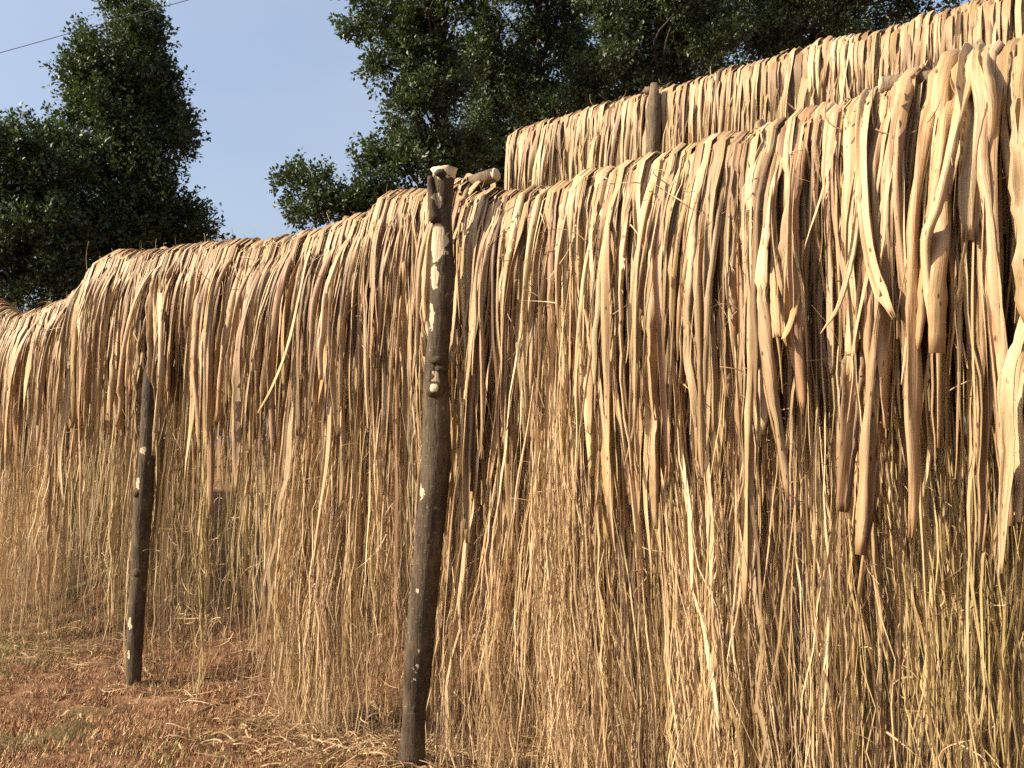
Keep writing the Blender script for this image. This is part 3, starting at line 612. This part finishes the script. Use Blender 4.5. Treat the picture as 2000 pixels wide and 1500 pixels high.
# ------------------------------------------------------------------ posts and rails
def px_path(pts, v):
    return np.array([(lambda q: W(q[0], d, q[1]))(on_rack(x, y, d)) for (x, y), d in zip(pts, v if hasattr(v, '__len__') else [v] * len(pts))])
def blob(name, c, axes, radii, matl, parent, seg=10, rings=6, noise_=0.08, seed=1, flat=None):
    r = np.random.default_rng(seed); V = []; F = []
    A = [np.asarray(x, float) / np.linalg.norm(x) for x in axes]
    for i in range(rings + 1):
        th = math.pi * i / rings
        for j in range(seg):
            ph = 2 * math.pi * j / seg; k = 1 + noise_ * r.standard_normal()
            V.append(np.asarray(c) + k * (A[0] * radii[0] * math.sin(th) * math.cos(ph) + A[1] * radii[1] * math.sin(th) * math.sin(ph) + A[2] * radii[2] * math.cos(th)))
    if flat is not None: V = [np.array([v_[0], v_[1], min(v_[2], flat + 0.003 * r.standard_normal() + 0.25 * (v_[1] - c[1]))]) for v_ in V]
    for i in range(rings):
        for j in range(seg): F.append((i * seg + j, i * seg + (j + 1) % seg, (i + 1) * seg + (j + 1) % seg, (i + 1) * seg + j))
    return link(name, py_mesh(name, V, F), matl, parent)
def rel(o, parent):
    """put world-space mesh under an empty standing at the foot"""
    o.data.transform(Matrix.Translation(-parent.location)); return o
def patch(name, path, i0, frac_pts, rad, ang, width, length, matl, parent, seed=0):
    """irregular bare patch lying 2 mm proud on a post: path centre at fraction, facing angle"""
    r = np.random.default_rng(seed)
    c = frac_pts; d = np.array([math.cos(ang), math.sin(ang), 0.0]); side = np.array([-math.sin(ang), math.cos(ang), 0.0])
    nu, nz = 7, 11; V = []; F = []
    for b in range(nz):
        tz = b / (nz - 1) * 2 - 1
        hw = width * (1 - abs(tz) ** 2.2) ** 0.7 * (0.45 + 0.9 * r.random()) + 0.001; sh = width * 0.35 * r.standard_normal()
        for a in range(nu):
            x = (a / (nu - 1) * 2 - 1) * hw + sh; al = x / rad
            cc = c(tz * length)
            V.append(cc + (d * math.cos(al) + side * math.sin(al)) * (rad + 0.004 - 0.007 * (abs(a / (nu - 1) * 2 - 1) > 0.9)))
    for b in range(nz - 1):
        for a in range(nu - 1): F.append((b * nu + a, b * nu + a + 1, (b + 1) * nu + a + 1, (b + 1) * nu + a))
    return rel(link(name, py_mesh(name, V, F), matl, parent), parent)
def make_post(pts, v, widths, label, seed, n=40, buried=0.25):
    P = px_path(pts, v)
    dep = P[:, 1]
    rad = np.array(widths) / 2 * dep / FPX
    Q = spline(np.column_stack([P, rad]), n)
    base = Q[0, :3].copy(); g = Q[0].copy(); g[2] -= buried; Q = np.vstack([g, Q])
    e = empty('forked_post' if 'fork' in label else 'rack_post', tuple(base)); tag(e, label, 'post', 'posts of the drying racks')
    r = np.random.default_rng(seed)
    rad = Q[:, 3] * (1 + 0.03 * np.sin(np.linspace(0, 23, len(Q)) + seed)) 
    rad = rad * (1 + 0.05 * np.interp(np.linspace(0, 12, len(Q)), np.arange(13), r.standard_normal(13)))
    V, F = tube(Q[:, :3], rad, 20, True, 0.028, seed)
    rel(link('shaft', py_mesh('shaft', V, F), M_POST, e), e)
    def at_z(z):
        return np.array([np.interp(z, Q[:, 2], Q[:, i]) for i in range(3)]), np.interp(z, Q[:, 2], rad)
    return e, at_z, Q
PA = [(804, 1484), (810, 1380), (817, 1290), (829, 1150), (842, 1010), (851, 900), (853, 800), (851, 740), (859, 640), (864, 540), (863, 450), (864, 400), (867, 345)]
WA = [52, 52, 53, 56, 58, 58, 56, 50, 45, 41, 39, 40, 44]
eA, zA, QA = make_post(PA, 0.215, WA, 'dark forked post with pale stripped bark patches standing in front of the strips', 3)
CAM_A = math.atan2(-A0[1], -A0[0]) 
def zpix(py, px=850): return on_rack(px, py, 0.215)[1]
def on_post(zf, z, dz=0.0): return lambda t: zf(z + t)[0]
# head: broken, hollowed stub with a cut face
ctop, rtop = zA(zpix(345))
hd = ctop + np.array([0, 0, 0.012])
rel(blob('head', hd, [(1, 0, 0), (0, 1, 0), (0.1, 0, 1)], (rtop * 1.14, rtop * 1.1, 0.042), M_CUT, eA, 16, 9, 0.10, 4, hd[2] + 0.020), eA)
toc = np.array([-hd[0], -hd[1], 0.15]); toc /= np.linalg.norm(toc); sd = np.cross(toc, (0, 0, 1))
rel(blob('hollow', hd + toc * rtop * 1.02 + sd * 0.012 + np.array([0, 0, -0.012]), [sd, toc, (0, 0, 1)], (0.022, 0.012, 0.013), M_HOLE, eA, 10, 6, 0.12, 6), eA)
# left prong of the fork beside the head
pr = np.array([zA(zpix(440))[0] + sd * 0.02 + toc * 0.022, zA(zpix(400))[0] + sd * 0.036 + toc * 0.024, zA(zpix(352))[0] + sd * 0.046 + toc * 0.014])
Vp, Fp = tube(spline(pr, 8), np.linspace(0.020, 0.009, 8), 10, True, 0.06, 8)
rel(link('prong', py_mesh('prong', Vp, Fp), M_POST, eA), eA)
def peel(zf, e, cang, marks, v, name):
    out = []
    for (px, py, da, rw, rh) in marks:
        z = on_rack(px, py, v)[1]; c_, r_ = zf(z); p_ = c_ + r_ * np.array([math.cos(cang + da), math.sin(cang + da), 0]) - np.array(e.location)
        out.append((float(p_[0]), float(p_[1]), float(p_[2]), rw, rh))
    m_ = post_material(name, (0.022, 0.0155, 0.010), (0.110, 0.080, 0.050), 14, peeled=out)
    for ch in e.children:
        if ch.name.startswith(('shaft', 'prong', 'knot', 'branch_stub')) and ch.data.materials[0] == M_POST: ch.data.materials[0] = m_
peel(zA, eA, CAM_A, [(858, 480, -0.5, 0.036, 0.070), (853, 738, 0.0, 0.013, 0.036), (850, 620, -0.9, 0.014, 0.05), (808, 1266, -0.05, 0.008, 0.012), (806, 1297, -0.1, 0.006, 0.010), (804, 1318, -0.2, 0.007, 0.009), (826, 1150, -0.7, 0.010, 0.012), (868, 395, -0.6, 0.018, 0.03), (862, 545, -0.75, 0.018, 0.04), (838, 960, -1.0, 0.010, 0.03)], 0.215, 'forked_post_bark')
# sawn branch stub and knots
z = zpix(768); c_, r_ = zA(z); dv = np.array([math.cos(CAM_A - 0.12), math.sin(CAM_A - 0.12), 0.25])
Vs, Fs = tube([c_ + dv * r_ * 0.3, c_ + dv * (r_ + 0.004), c_ + dv * (r_ + 0.014)], [0.036, 0.028, 0.021], 12, True, 0.05, 5)
st = rel(link('branch_stub', py_mesh('branch_stub', Vs, Fs), M_POST, eA), eA)
Vs, Fs = tube([c_ + dv * (r_ + 0.011), c_ + dv * (r_ + 0.0165)], [0.0165, 0.013], 12, True, 0.10, 6)
rel(link('cut_face', py_mesh('cut_face', Vs, Fs), M_CUT, st), eA)
for py, da, s_ in ((706, 0.0, 11), (722, 0.5, 12)):
    z = zpix(py); c_, r_ = zA(z); d_ = np.array([math.cos(CAM_A + da), math.sin(CAM_A + da), 0])
    rel(blob('knot', c_ + d_ * r_ * 0.92, [d_, np.cross(d_, (0, 0, 1)), (0, 0, 1)], (0.014, 0.026, 0.014), M_POST, eA, 10, 6, 0.15, s_), eA)
for py, da in ((1053, -0.1), (1382, 0.0)):
    z = zpix(py, 830); c_, r_ = zA(z); d_ = np.array([math.cos(CAM_A + da), math.sin(CAM_A + da), 0])
    rel(blob('knot_hole', c_ + d_ * (r_ - 0.002), [d_, np.cross(d_, (0, 0, 1)), (0, 0.0, 1)], (0.004, 0.008, 0.014), M_HOLE, eA, 10, 6, 0.05, 3), eA)
# far thin post
PB = [(261, 1318), (264, 1250), (270, 1150), (276, 1040), (281, 970), (286, 900), (290, 800), (296, 680), (302, 560), (306, 500)]
WB = [31, 31, 31, 33, 36, 32, 26, 24, 22, 22]
eB, zB, QB = make_post(PB, [.15, .15, .15, .15, .15, .15, .14, .09, .0, -.02], WB, 'slim dark post with pale node scars, its top buried under the hung strips', 5)
CB = math.atan2(-QB[0, 1], -QB[0, 0])
peel(zB, eB, CB, [(287, 880, -0.5, 0.011, 0.018), (281, 945, -0.9, 0.014, 0.03), (272, 1115, -0.5, 0.014, 0.010), (266, 1215, -0.9, 0.014, 0.035), (262, 1275, -0.9, 0.011, 0.02)], 0.15, 'slim_post_bark')
for py, da in ((962, -1.2), (1118, -.2), (905, 0.8)):
    z = on_rack(280, py, 0.15)[1]; c_, r_ = zB(z); d_ = np.array([math.cos(CB + da), math.sin(CB + da), 0])
    rel(blob('knot', c_ + d_ * r_ * 0.85, [d_, np.cross(d_, (0, 0, 1)), (0, 0, 1)], (0.016, 0.026, 0.022), M_POST, eB, 10, 6, 0.1, 7), eB)
# posts beyond the frame that carry the rail on
for uu, lab in ((-2.75, 'plain post carrying the near end of the front rack'), (4.75, 'plain post carrying the far sagging end of the front rack')):
    zt = float(crest(uu)) + 0.05
    e = empty('rack_post', tuple(W(uu, 0.12, ground(uu, 0.12)))); tag(e, lab, 'post', 'posts of the drying racks')
    P = W(np.full(14, uu) - np.linspace(0, 0.05, 14), 0.12, np.linspace(-0.25, zt, 14))
    Vp, Fp = tube(P, np.linspace(0.05, 0.04, 14), 14, True, 0.03, 9); rel(link('shaft', py_mesh('shaft', Vp, Fp), M_POST, e), e)
# rear post seen above the front rack
uR, zR = on_rack(1277, 158, REAR + 0.10); zg = float(ground(uR, REAR + 0.1))
e = empty('rack_post', tuple(W(uR, REAR + 0.115, zg))); tag(e, 'weathered post of the rear rack with a knobbly top', 'post', 'posts of the drying racks')
P = W(uR + 0.012 * np.sin(np.linspace(0, 11, 20)), REAR + 0.115, np.linspace(zg - 0.25, zR - 0.02, 20))
Vp, Fp = tube(P, np.concatenate([np.linspace(0.040, 0.024, 16), [0.028, 0.036, 0.034, 0.018]]), 14, True, 0.05, 12)
rel(link('shaft', py_mesh('shaft', Vp, Fp), M_RAIL, e), e)
rel(blob('knot', W(uR + 0.02, REAR + 0.115, zR - 0.05), [(1, 0, 0), (0, 1, 0), (0, 0, 1)], (0.028, 0.022, 0.02), M_RAIL, e, 10, 6, 0.15, 4), e)
for uu in (on_rack(1005, 300, REAR)[0] - 0.25, on_rack(2300, 300, REAR)[0]):
    zg = float(ground(uu, REAR - 0.05)); e = empty('rack_post', tuple(W(uu, REAR - 0.02, zg)))
    tag(e, 'post hidden behind strips at the ' + ('cut-off' if uu > 0 else 'near') + ' end of the rear rack', 'post', 'posts of the drying racks')
    P = W(np.full(10, uu), REAR - 0.02, np.linspace(zg - 0.25, crest_rear(uu) - 0.1, 10))
    Vp, Fp = tube(P, np.linspace(0.045, 0.035, 10), 12, True, 0.03, 14); rel(link('shaft', py_mesh('shaft', Vp, Fp), M_RAIL, e), e)
# rails: long debarked poles under the strips; some ends stick out
def rail(us, vs_, zs, r0, r1, label, seed, cut_at):
    us, vs_, zs = map(np.asarray, (us, vs_, zs))
    P = spline(W(us, vs_, zs), 30); e = empty('rail_pole', tuple(P[0])); tag(e, label, 'pole', 'rail poles of the drying racks')
    Vp, Fp = tube(P, np.linspace(r0, r1, 30), 14, True, 0.02, seed); rel(link('pole', py_mesh('pole', Vp, Fp), M_RAIL, e), e)
    for end in cut_at:
        a, b_ = (P[0], P[1]) if end == 0 else (P[-1], P[-2]); d = (a - b_) / np.linalg.norm(a - b_); rr = (r0 if end == 0 else r1)
        Vc, Fc = tube([a - d * 0.004, a + d * 0.004, a + d * 0.008], [rr * 1.01, rr * 0.95, rr * 0.8], 14, True, 0.05, seed)
        rel(link('cut_end', py_mesh('cut_end', Vc, Fc), M_CUT, e), e)
ue, ze = on_rack(968, 341, -0.03)
uk = np.array([ue, ue + 0.16, 0.5, 1.2, 2.0, POST_B + 0.05, POST_B + 0.3])
rail(uk, [-0.03, -0.01, 0, 0, 0, 0, 0], [ze, crest(ue + .16) - 0.035] + [float(crest(x)) - 0.09 for x in uk[2:]], 0.025, 0.042, 'debarked rail pole whose pale cut end juts past the forked post', 1, (0,))
uk = np.array([POST_B + 0.35, POST_B + 0.8, 3.6, 4.2, 5.2, 7.2])
rail(uk, [0] * 6, [float(crest(x)) - 0.10 for x in uk], 0.04, 0.035, 'rail pole of the sagging far stretch of the front rack', 2, ())
uk = np.array([0.03, -0.3, -0.8, -1.2, -1.5])
rail(uk, [0, 0, 0, 0, 0], [float(crest(x)) - 0.10 for x in (-0.12, -0.3, -0.8, -1.2, -1.5)], 0.036, 0.04, 'rail pole between the forked post and the second rail end', 3, ())
u2, z2 = on_rack(1724, 166, 0.06)
uk = np.array([u2, u2 - 0.12, -1.9, -2.6, -3.3])
rail(uk, [0.06, 0.03, 0, 0, 0], [z2, on_rack(1778, 172, 0.03)[1]] + [float(crest(x)) - 0.09 for x in uk[2:]], 0.021, 0.045, 'debarked rail pole with a frayed end poking out high among the near strips', 4, (0,))
uk = np.linspace(ru[-1, 0] - 0.05, ru[0, 0], 6)
rail(uk, [REAR] * 6, [float(crest_rear(x)) - 0.085 for x in uk], 0.035, 0.045, 'rail pole of the rear rack buried under strips', 5, ())

# ------------------------------------------------------------------ trees
def leaves_for(sp, L, r, tone):
    """sp: dict of sprigs base (n,3), dir (n,3), len (n,) ; returns leaf quads"""
    base, d, ln = sp; n = len(base); per = 12
    t = r.uniform(0.05, 1.05, (n, per)); c = base[:, None] + d[:, None] * (ln[:, None] * t)[..., None]
    off = r.standard_normal((n, per, 3)); off -= 0.6 * (off * d[:, None]).sum(2, keepdims=True) * d[:, None]; off /= np.linalg.norm(off, axis=2, keepdims=True)
    c = c + off * r.uniform(0.01, 0.05, (n, per, 1))
    ax = off + d[:, None] * 0.7 + np.array([0, 0, 0.15]); ax /= np.linalg.norm(ax, axis=2, keepdims=True)
    sd = np.cross(ax, r.standard_normal((n, per, 3)) * 0.7 + np.array([0, 0, 1.0])); sd /= np.linalg.norm(sd, axis=2, keepdims=True)
    nn = np.cross(sd, ax); l = L * r.uniform(0.65, 1.25, (n, per, 1)); wd = l * 0.33
    p0 = c; p1 = c + ax * l * 0.45 + sd * wd + nn * wd * 0.3; p2 = c + ax * l - nn * l * 0.08; p3 = c + ax * l * 0.45 - sd * wd + nn * wd * 0.3
    V = np.stack([p0, p1, p2, p3], 2).reshape(-1, 3); k = np.arange(n * per) * 4
    F = np.concatenate([np.stack([k, k + 1, k + 2], -1), np.stack([k, k + 2, k + 3], -1)])
    col = tone * r.uniform(0.6, 1.35, (n, per, 1)) * (1 + 0.15 * r.standard_normal((n, 1, 1))).clip(0.6, 1.5)
    col = np.repeat(col.reshape(-1, 1, 3), 4, 1).reshape(-1, 3)
    return V, F, rgba(col)
def tree(blobs, Y, trunk_px, label, seed, dens=1.0, tone=(0.048, 0.068, 0.022), L=0.068, depth=0.8, trunk_r=0.13, limbs=26, top_px=None):
    r = np.random.default_rng(seed)
    g = at(trunk_px, 800, Y); dd = g[:2] - A0; gz = float(ground(np.dot(dd, DIR), np.dot(dd, NRM)))
    base = np.array([g[0], Y, gz]); e = empty('evergreen_tree', tuple(base)); tag(e, label, 'tree', 'evergreen trees behind the racks')
    B = []; D = []; LN = []; HUB = []
    for (cx, cy, rx, ry) in blobs:
        c = at(cx, cy, Y); a = rx * Y / FPX; b = ry * Y / FPX; dp = min(a, b) * depth + 0.25
        HUB.append(c)
        n = int(dens * 240 * (a * b) ** 0.9 * 3.2) + 12
        # lumpy blob: sub-clumps with gaps between
        ncl = max(7, int(14 * (a * b) ** 0.6)); q = r.standard_normal((ncl, 3)); q /= np.linalg.norm(q, axis=1, keepdims=True); q *= r.uniform(0.45, 0.95, (ncl, 1))
        k = r.integers(0, ncl, n); p = q[k] + r.standard_normal((n, 3)) * 0.19
        p = p * np.array([a, dp, b]); pos = c + p
        out = p / (np.linalg.norm(p, axis=1, keepdims=True) + 1e-6)
        d = out * 0.8 + np.array([0, 0, 0.35]) + r.standard_normal((n, 3)) * 0.5; d /= np.linalg.norm(d, axis=1, keepdims=True)
        B.append(pos); D.append(d); LN.append(r.uniform(0.12, 0.30, n))
    B = np.vstack(B); D = np.vstack(D); LN = np.concatenate(LN)
    V, F, col = leaves_for((B, D, LN), L, r, np.array(tone))
    V = V - base
    me = np_mesh('crown', V, F, {'tint': ('FLOAT_COLOR', col)}, smooth=False); link('crown', me, M_LEAF, e)
    # twigs under the sprigs
    n = len(B); p0 = B - D * 0.12; p1 = B + D * (LN * 0.9)[:, None]; sd = np.cross(D, [0.3, 0.2, 1.0]); sd /= np.linalg.norm(sd, axis=1, keepdims=True); s2 = np.cross(D, sd)
    tw = np.stack([p0 + sd * 0.005, p0 - sd * 0.003 + s2 * 0.005, p0 - sd * 0.003 - s2 * 0.005, p1], 1) - base
    k = np.arange(n) * 4; Ft = np.concatenate([np.stack([k, k + 1, k + 3], -1), np.stack([k + 1, k + 2, k + 3], -1), np.stack([k + 2, k, k + 3], -1)])
    link('twigs', np_mesh('twigs', tw, Ft, None, False), M_TRUNK, e)
    # trunk and limbs
    topc = at(*(top_px or (trunk_px, min(b_[1] for b_ in blobs))), Y); zt = topc[2]
    tp = np.array([base + [0, 0, -0.3], base + [0.05, 0, (zt - gz) * 0.3], [base[0] * .5 + topc[0] * .5 + r.normal(0, .08), Y, gz + (zt - gz) * 0.62], [topc[0], Y, zt]])
    TP = spline(tp, 22); TR = np.linspace(trunk_r, trunk_r * 0.22, 22)
    Vt, Ft = tube(TP, TR, 10, True, 0.05, seed); rel(link('trunk', py_mesh('trunk', Vt, Ft), M_TRUNK, e), e)
    tgt = B[r.choice(len(B), limbs, replace=False)]
    for q in tgt:
        zi = np.clip(q[2] - r.uniform(0.3, 1.1), gz + 0.5, zt - 0.15); i = int(np.argmin(np.abs(TP[:, 2] - zi))); s0 = TP[i]
        mid = (s0 + q) / 2 + np.array([r.normal(0, .1), r.normal(0, .1), r.uniform(-.05, .15)])
        Vl, Fl = tube(spline([s0, mid, q], 7), np.linspace(min(TR[i] * 0.55, 0.05), 0.008, 7), 6, False, 0.05, seed)
        rel(link('limb', py_mesh('limb', Vl, Fl), M_TRUNK, e), e)
    return e
tree([(248, 18, 58, 42), (205, 85, 58, 66), (282, 72, 50, 58), (196, 182, 66, 72), (292, 172, 56, 62), (240, 140, 84, 100), (236, 220, 104, 60), (185, 285, 84, 84), (306, 278, 76, 72), (245, 260, 110, 110), (190, 385, 105, 100),
      (322, 378, 82, 74), (255, 390, 125, 110), (338, 462, 74, 50), (180, 500, 130, 90), (290, 500, 110, 80), (230, 590, 170, 70)], 16.0, 268, 'tall conical dark evergreen tree standing alone against the sky', 21, 1.25, top_px=(255, 10), trunk_r=0.16)
tree([(45, 270, 60, 40), (20, 330, 100, 80), (90, 370, 75, 80), (10, 450, 110, 90), (90, 480, 90, 90), (-60, 350, 110, 110), (-110, 500, 130, 110), (60, 570, 140, 60)], 14.6, -30, 'rounded lower evergreen tree at the frame edge beside the tall one', 22, 1.15, trunk_r=0.12)
tree([(735, 15, 65, 60), (800, 60, 75, 70), (880, 20, 80, 80), (790, 140, 58, 60), (860, 160, 80, 80), (800, 225, 62, 55), (890, 250, 95, 80), (770, 290, 60, 45), (830, 330, 100, 60), (720, 350, 50, 45),
      (690, 385, 42, 38), (590, 352, 40, 16), (560, 345, 26, 14), (640, 380, 36, 34), (600, 400, 40, 26), (650, 420, 50, 30), (740, 410, 70, 40), (840, -80, 150, 70)], 14.2, 868, 'evergreen tree with a low branch reaching out into the open sky', 23, 1.1, top_px=(865, -60), trunk_r=0.14, limbs=34)
tree([(980, 20, 80, 80), (1090, 10, 80, 80), (960, 130, 80, 80), (1080, 130, 100, 90), (1000, 230, 90, 80), (1100, 240, 90, 70), (950, 320, 80, 60), (1060, 330, 110, 60), (1030, -90, 150, 80)], 16.6, 1060, 'dense evergreen tree right behind the cut-off end of the rear rack', 24, 1.15, top_px=(1050, -90))
tree([(1210, 20, 80, 70), (1330, 30, 80, 80), (1190, 130, 80, 80), (1290, 130, 95, 80), (1390, 110, 80, 70), (1200, 230, 80, 60), (1280, -80, 160, 80)], 14.8, 1292, 'evergreen tree with a forking dark trunk above the middle of the rear rack', 25, 1.1, top_px=(1290, -90), trunk_r=0.15)
tree([(1470, 20, 80, 70), (1590, 10, 85, 70), (1480, 100, 90, 60), (1600, 80, 80, 60), (1700, 10, 90, 60), (1560, -80, 200, 80), (1790, -50, 110, 80)], 15.8, 1570, 'evergreen tree overhanging the near part of the rear rack', 26, 1.2, top_px=(1570, -90))
tree([(1150, 60, 120, 130), (1300, 200, 150, 90), (1420, 40, 120, 130), (1660, 60, 150, 110), (960, 200, 120, 120), (1280, -60, 200, 100)], 19.5, 1400, 'evergreen tree added behind the others to darken the gaps between them', 27, 0.75, L=0.08)  # extra tree put behind the others to darken the gaps between crowns

# ------------------------------------------------------------------ overhead wire
a_ = at(-500, 235, 12.0); b_ = at(1100, -215, 13.5)
t = np.linspace(-0.5, 1.6, 60)[:, None]; P = a_ + (b_ - a_) * t; P[:, 2] -= 0.06 * (1 - ((t[:, 0] - 0.5) / 1.1) ** 2)
Vw, Fw = tube(P, np.full(60, 0.0048), 6, True); tag(link('overhead_wire', py_mesh('overhead_wire', Vw, Fw), M_WIRE), 'thin dark overhead wire crossing in front of the tall tree', 'wire')

# ------------------------------------------------------------------ turf, litter and fallen strips
def patchiness(u, v):
    return 0.5 + 0.25 * np.sin(1.9 * u + 0.7 * v + 1) + 0.2 * np.sin(3.7 * v - 1.3 * u) + 0.15 * np.sin(7.1 * u + 5.3 * v)
N = 240000
u = rng.uniform(-1.4, 6.5, N); v = np.where(rng.random(N) < 0.8, rng.uniform(-0.6, 1.5, N), rng.uniform(-2.2, 3.2, N))
gr = np.clip((patchiness(u, v) - 0.45) * 0.35 + 0.95 * np.exp(-((u - 3.7) / 1.1) ** 2 - ((v - 0.6) / 0.6) ** 2), 0, 1); isg = rng.random(N) < gr * 0.95
h = rng.uniform(0.012, 0.045, N) * np.where(isg, 1.2, 1.0); wd = rng.uniform(0.0013, 0.0034, N)
base = W(u, v, ground(u, v) - 0.004); an = rng.uniform(0, 2 * np.pi, N); tilt = rng.uniform(0.2, 1.3, N)
dr = np.stack([np.cos(an) * np.sin(tilt), np.sin(an) * np.sin(tilt), np.cos(tilt)], -1); sd = np.stack([-np.sin(an), np.cos(an), 0 * an], -1)
tip = base + dr * h[:, None]
Vb = np.stack([base - sd * wd[:, None], base + sd * wd[:, None], tip], 1).reshape(-1, 3); k = np.arange(N) * 3
RED = np.array([0.32, 0.150, 0.074]); STRAW = np.array([0.48, 0.335, 0.165]); GREEN = np.array([0.175, 0.180, 0.052]); DK = np.array([0.09, 0.05, 0.028])
pick = rng.random(N)
cb = np.where((pick < 0.55)[:, None], RED, np.where((pick < 0.75)[:, None], DK, STRAW)); cb = np.where(isg[:, None], GREEN, cb) * rng.uniform(0.7, 1.3, (N, 1))
me = np_mesh('turf', Vb, np.stack([k, k + 1, k + 2], -1), {'tint': ('FLOAT_COLOR', rgba(np.repeat(cb, 3, 0)))}, False)
tag(link('grass', me, M_BLADE), 'short dry reddish turf and moss with green patches', None, None, 'stuff')
def litter(name, N, uf, vf, Lr, wr, label, flat=1.0, K=6):
    r = rng; u = uf(N); v = vf(N); a = r.uniform(0, 2 * np.pi, N); L = r.uniform(*Lr, N); bend = r.normal(0, 1.6, N); t = np.linspace(0, 1, K)[None]
    ang = a[:, None] + bend[:, None] * t; step = L[:, None] / (K - 1)
    uu = u[:, None] + np.cumsum(np.cos(ang) * step, 1); vv = v[:, None] + np.cumsum(np.sin(ang) * step, 1)
    zz = ground(uu, vv) + 0.006 + r.uniform(0.0, 0.022, (N, 1)) + 0.012 * np.sin(t * r.uniform(2, 8, (N, 1)) + r.uniform(0, 6, (N, 1)))
    w = r.uniform(*wr, N)[:, None] * (1 - 0.5 * t ** 2); kt, tint = draw_tints(N, [.42, .28, .1, .1, .1])
    Vv, ac = sweep(W(uu, vv, zz), w, np.full_like(w, 1.3), r.uniform(-0.6, 0.6, (N, 1)) + t * r.normal(0, 1, (N, 1)), None, (0, 0, 0.01) + np.array([0.3, 1.0, 0]), 3)
    n, k, m = Vv.shape[:3]; rnd = r.uniform(0, 1, (N, 1, 1)); sv = np.stack(np.broadcast_arrays(ac, (t * L[:, None])[..., None] + rnd * 9, rnd), -1)
    me = np_mesh(name, Vv.reshape(-1, 3), ribbon_faces(n, k, m, False), {'tint': ('FLOAT_COLOR', rgba(np.broadcast_to(tint[:, None, None], (n, k, m, 3))).reshape(-1, 4)), 'sv': ('FLOAT_VECTOR', sv.reshape(-1, 3))})
    tag(link(name, me, M_FIBRE), label, None, None, 'stuff')
litter('fibre_litter', 1500, lambda n: rng.uniform(-3.2, 6.5, n), lambda n: rng.normal(0.05, 0.22, n), (0.04, 0.22), (0.002, 0.007), 'pale fibre scraps strewn under the front rack')
litter('fibre_litter', 3200, lambda n: rng.uniform(-3.2, 0.8, n), lambda n: rng.normal(0.14, 0.20, n), (0.03, 0.20), (0.003, 0.009), 'tangled pale fibre scraps heaped under the near strips')
litter('bark_chips', 700, lambda n: rng.uniform(-1.0, 6.0, n), lambda n: rng.uniform(-0.6, 2.2, n), (0.012, 0.05), (0.004, 0.012), 'small pale bark chips scattered over the turf', K=4)
FALLEN = [
 ([(480, 1362), (530, 1355), (560, 1362), (600, 1366), (640, 1362)], 0.012, 'long pale strip lying on the ground between the posts'),
 ([(370, 1398), (420, 1380), (470, 1362), (500, 1358)], 0.010, 'brown-tinged strip lying on the turf, pointing at a long pale one'),
 ([(50, 1140), (65, 1160), (100, 1170), (150, 1176)], 0.012, 'pale fallen strip lying on the turf at the far left'),
 ([(125, 1150), (132, 1172), (145, 1188), (160, 1190)], 0.012, 'short curled pale strip on the turf near the far left one'),
 ([(158, 1382), (175, 1378), (205, 1384)], 0.012, 'short pale scrap lying alone in front of the thin post'),
 ([(155, 1378), (190, 1362), (222, 1344)], 0.005, 'thin brown stalk lying beside a short pale scrap'),
 ([(190, 1252), (220, 1246), (250, 1250)], 0.008, 'pale fallen strip pointing at the foot of the thin post'),
 ([(222, 1266), (240, 1250), (256, 1230)], 0.008, 'pale strip leaning on the turf by the thin post'),
 ([(690, 1440), (700, 1455), (715, 1452), (740, 1440), (760, 1425)], 0.012, 'hooked pale strip curled beside the foot of the forked post'),
 ([(660, 1500), (700, 1478), (745, 1455), (770, 1430)], 0.008, 'thin pale strip trailing to the foot of the forked post'),
 ([(725, 1368), (742, 1392), (768, 1412)], 0.014, 'broad pale scrap just behind the foot of the forked post'),
 ([(820, 1500), (900, 1478), (980, 1470), (1060, 1478)], 0.008, 'long thin strip lying in front of the forked post foot'),
 ([(925, 1425), (955, 1450), (1000, 1448), (1060, 1460)], 0.013, 'pale bent strip lying past the forked post'),
 ([(510, 1496), (560, 1492), (570, 1500)], 0.008, 'pale strip at the bottom frame edge'),
]
for pts, w_, lab in FALLEN:
    q = []
    for (x, y) in pts:
        d = ray(x, y); t_ = -EYE / d[2]
        p = d * t_
        for _ in range(4):
            rr_ = p[:2] - A0; gz = float(ground(np.dot(rr_, DIR), np.dot(rr_, NRM))) + 0.014; p = d * ((gz - EYE) / d[2])
        rr_ = p[:2] - A0; q.append((np.dot(rr_, DIR), np.dot(rr_, NRM), gz))
    P = spline(q, 16); P[:, 2] += 0.006 * np.sin(np.linspace(0, 7, 16)); ss = np.concatenate([[0], np.cumsum(np.linalg.norm(np.diff(P, axis=0), axis=1))])[None]; one = np.ones((1, 16))
    Vv, ac = sweep(W(P[:, 0], P[:, 1], P[:, 2])[None], one * w_ * 2.0 * np.linspace(1, .6, 16), one * 1.8, one * 0.2, np.array([0.0018]), np.array([0.2, 1.0, 0.0]), 5)
    org = Vv.mean((0, 1, 2)); m_ = Vv.shape[2]; sv = np.stack(np.broadcast_arrays(ac, ss[:, :, None], 0.3), -1)
    tn = np.broadcast_to(np.append(PALE if 'brown' not in lab else BROWN, 1.0), Vv.shape[:3] + (4,))
    me = np_mesh('fallen_strip', (Vv - org).reshape(-1, 3), ribbon_faces(1, 16, m_, True), {'tint': ('FLOAT_COLOR', tn.reshape(-1, 4)), 'sv': ('FLOAT_VECTOR', sv.reshape(-1, 3))})
    o = link('fallen_strip', me, M_STRIP); o.location = org; tag(o, lab, 'bark strip', 'bark strips lying on the ground')
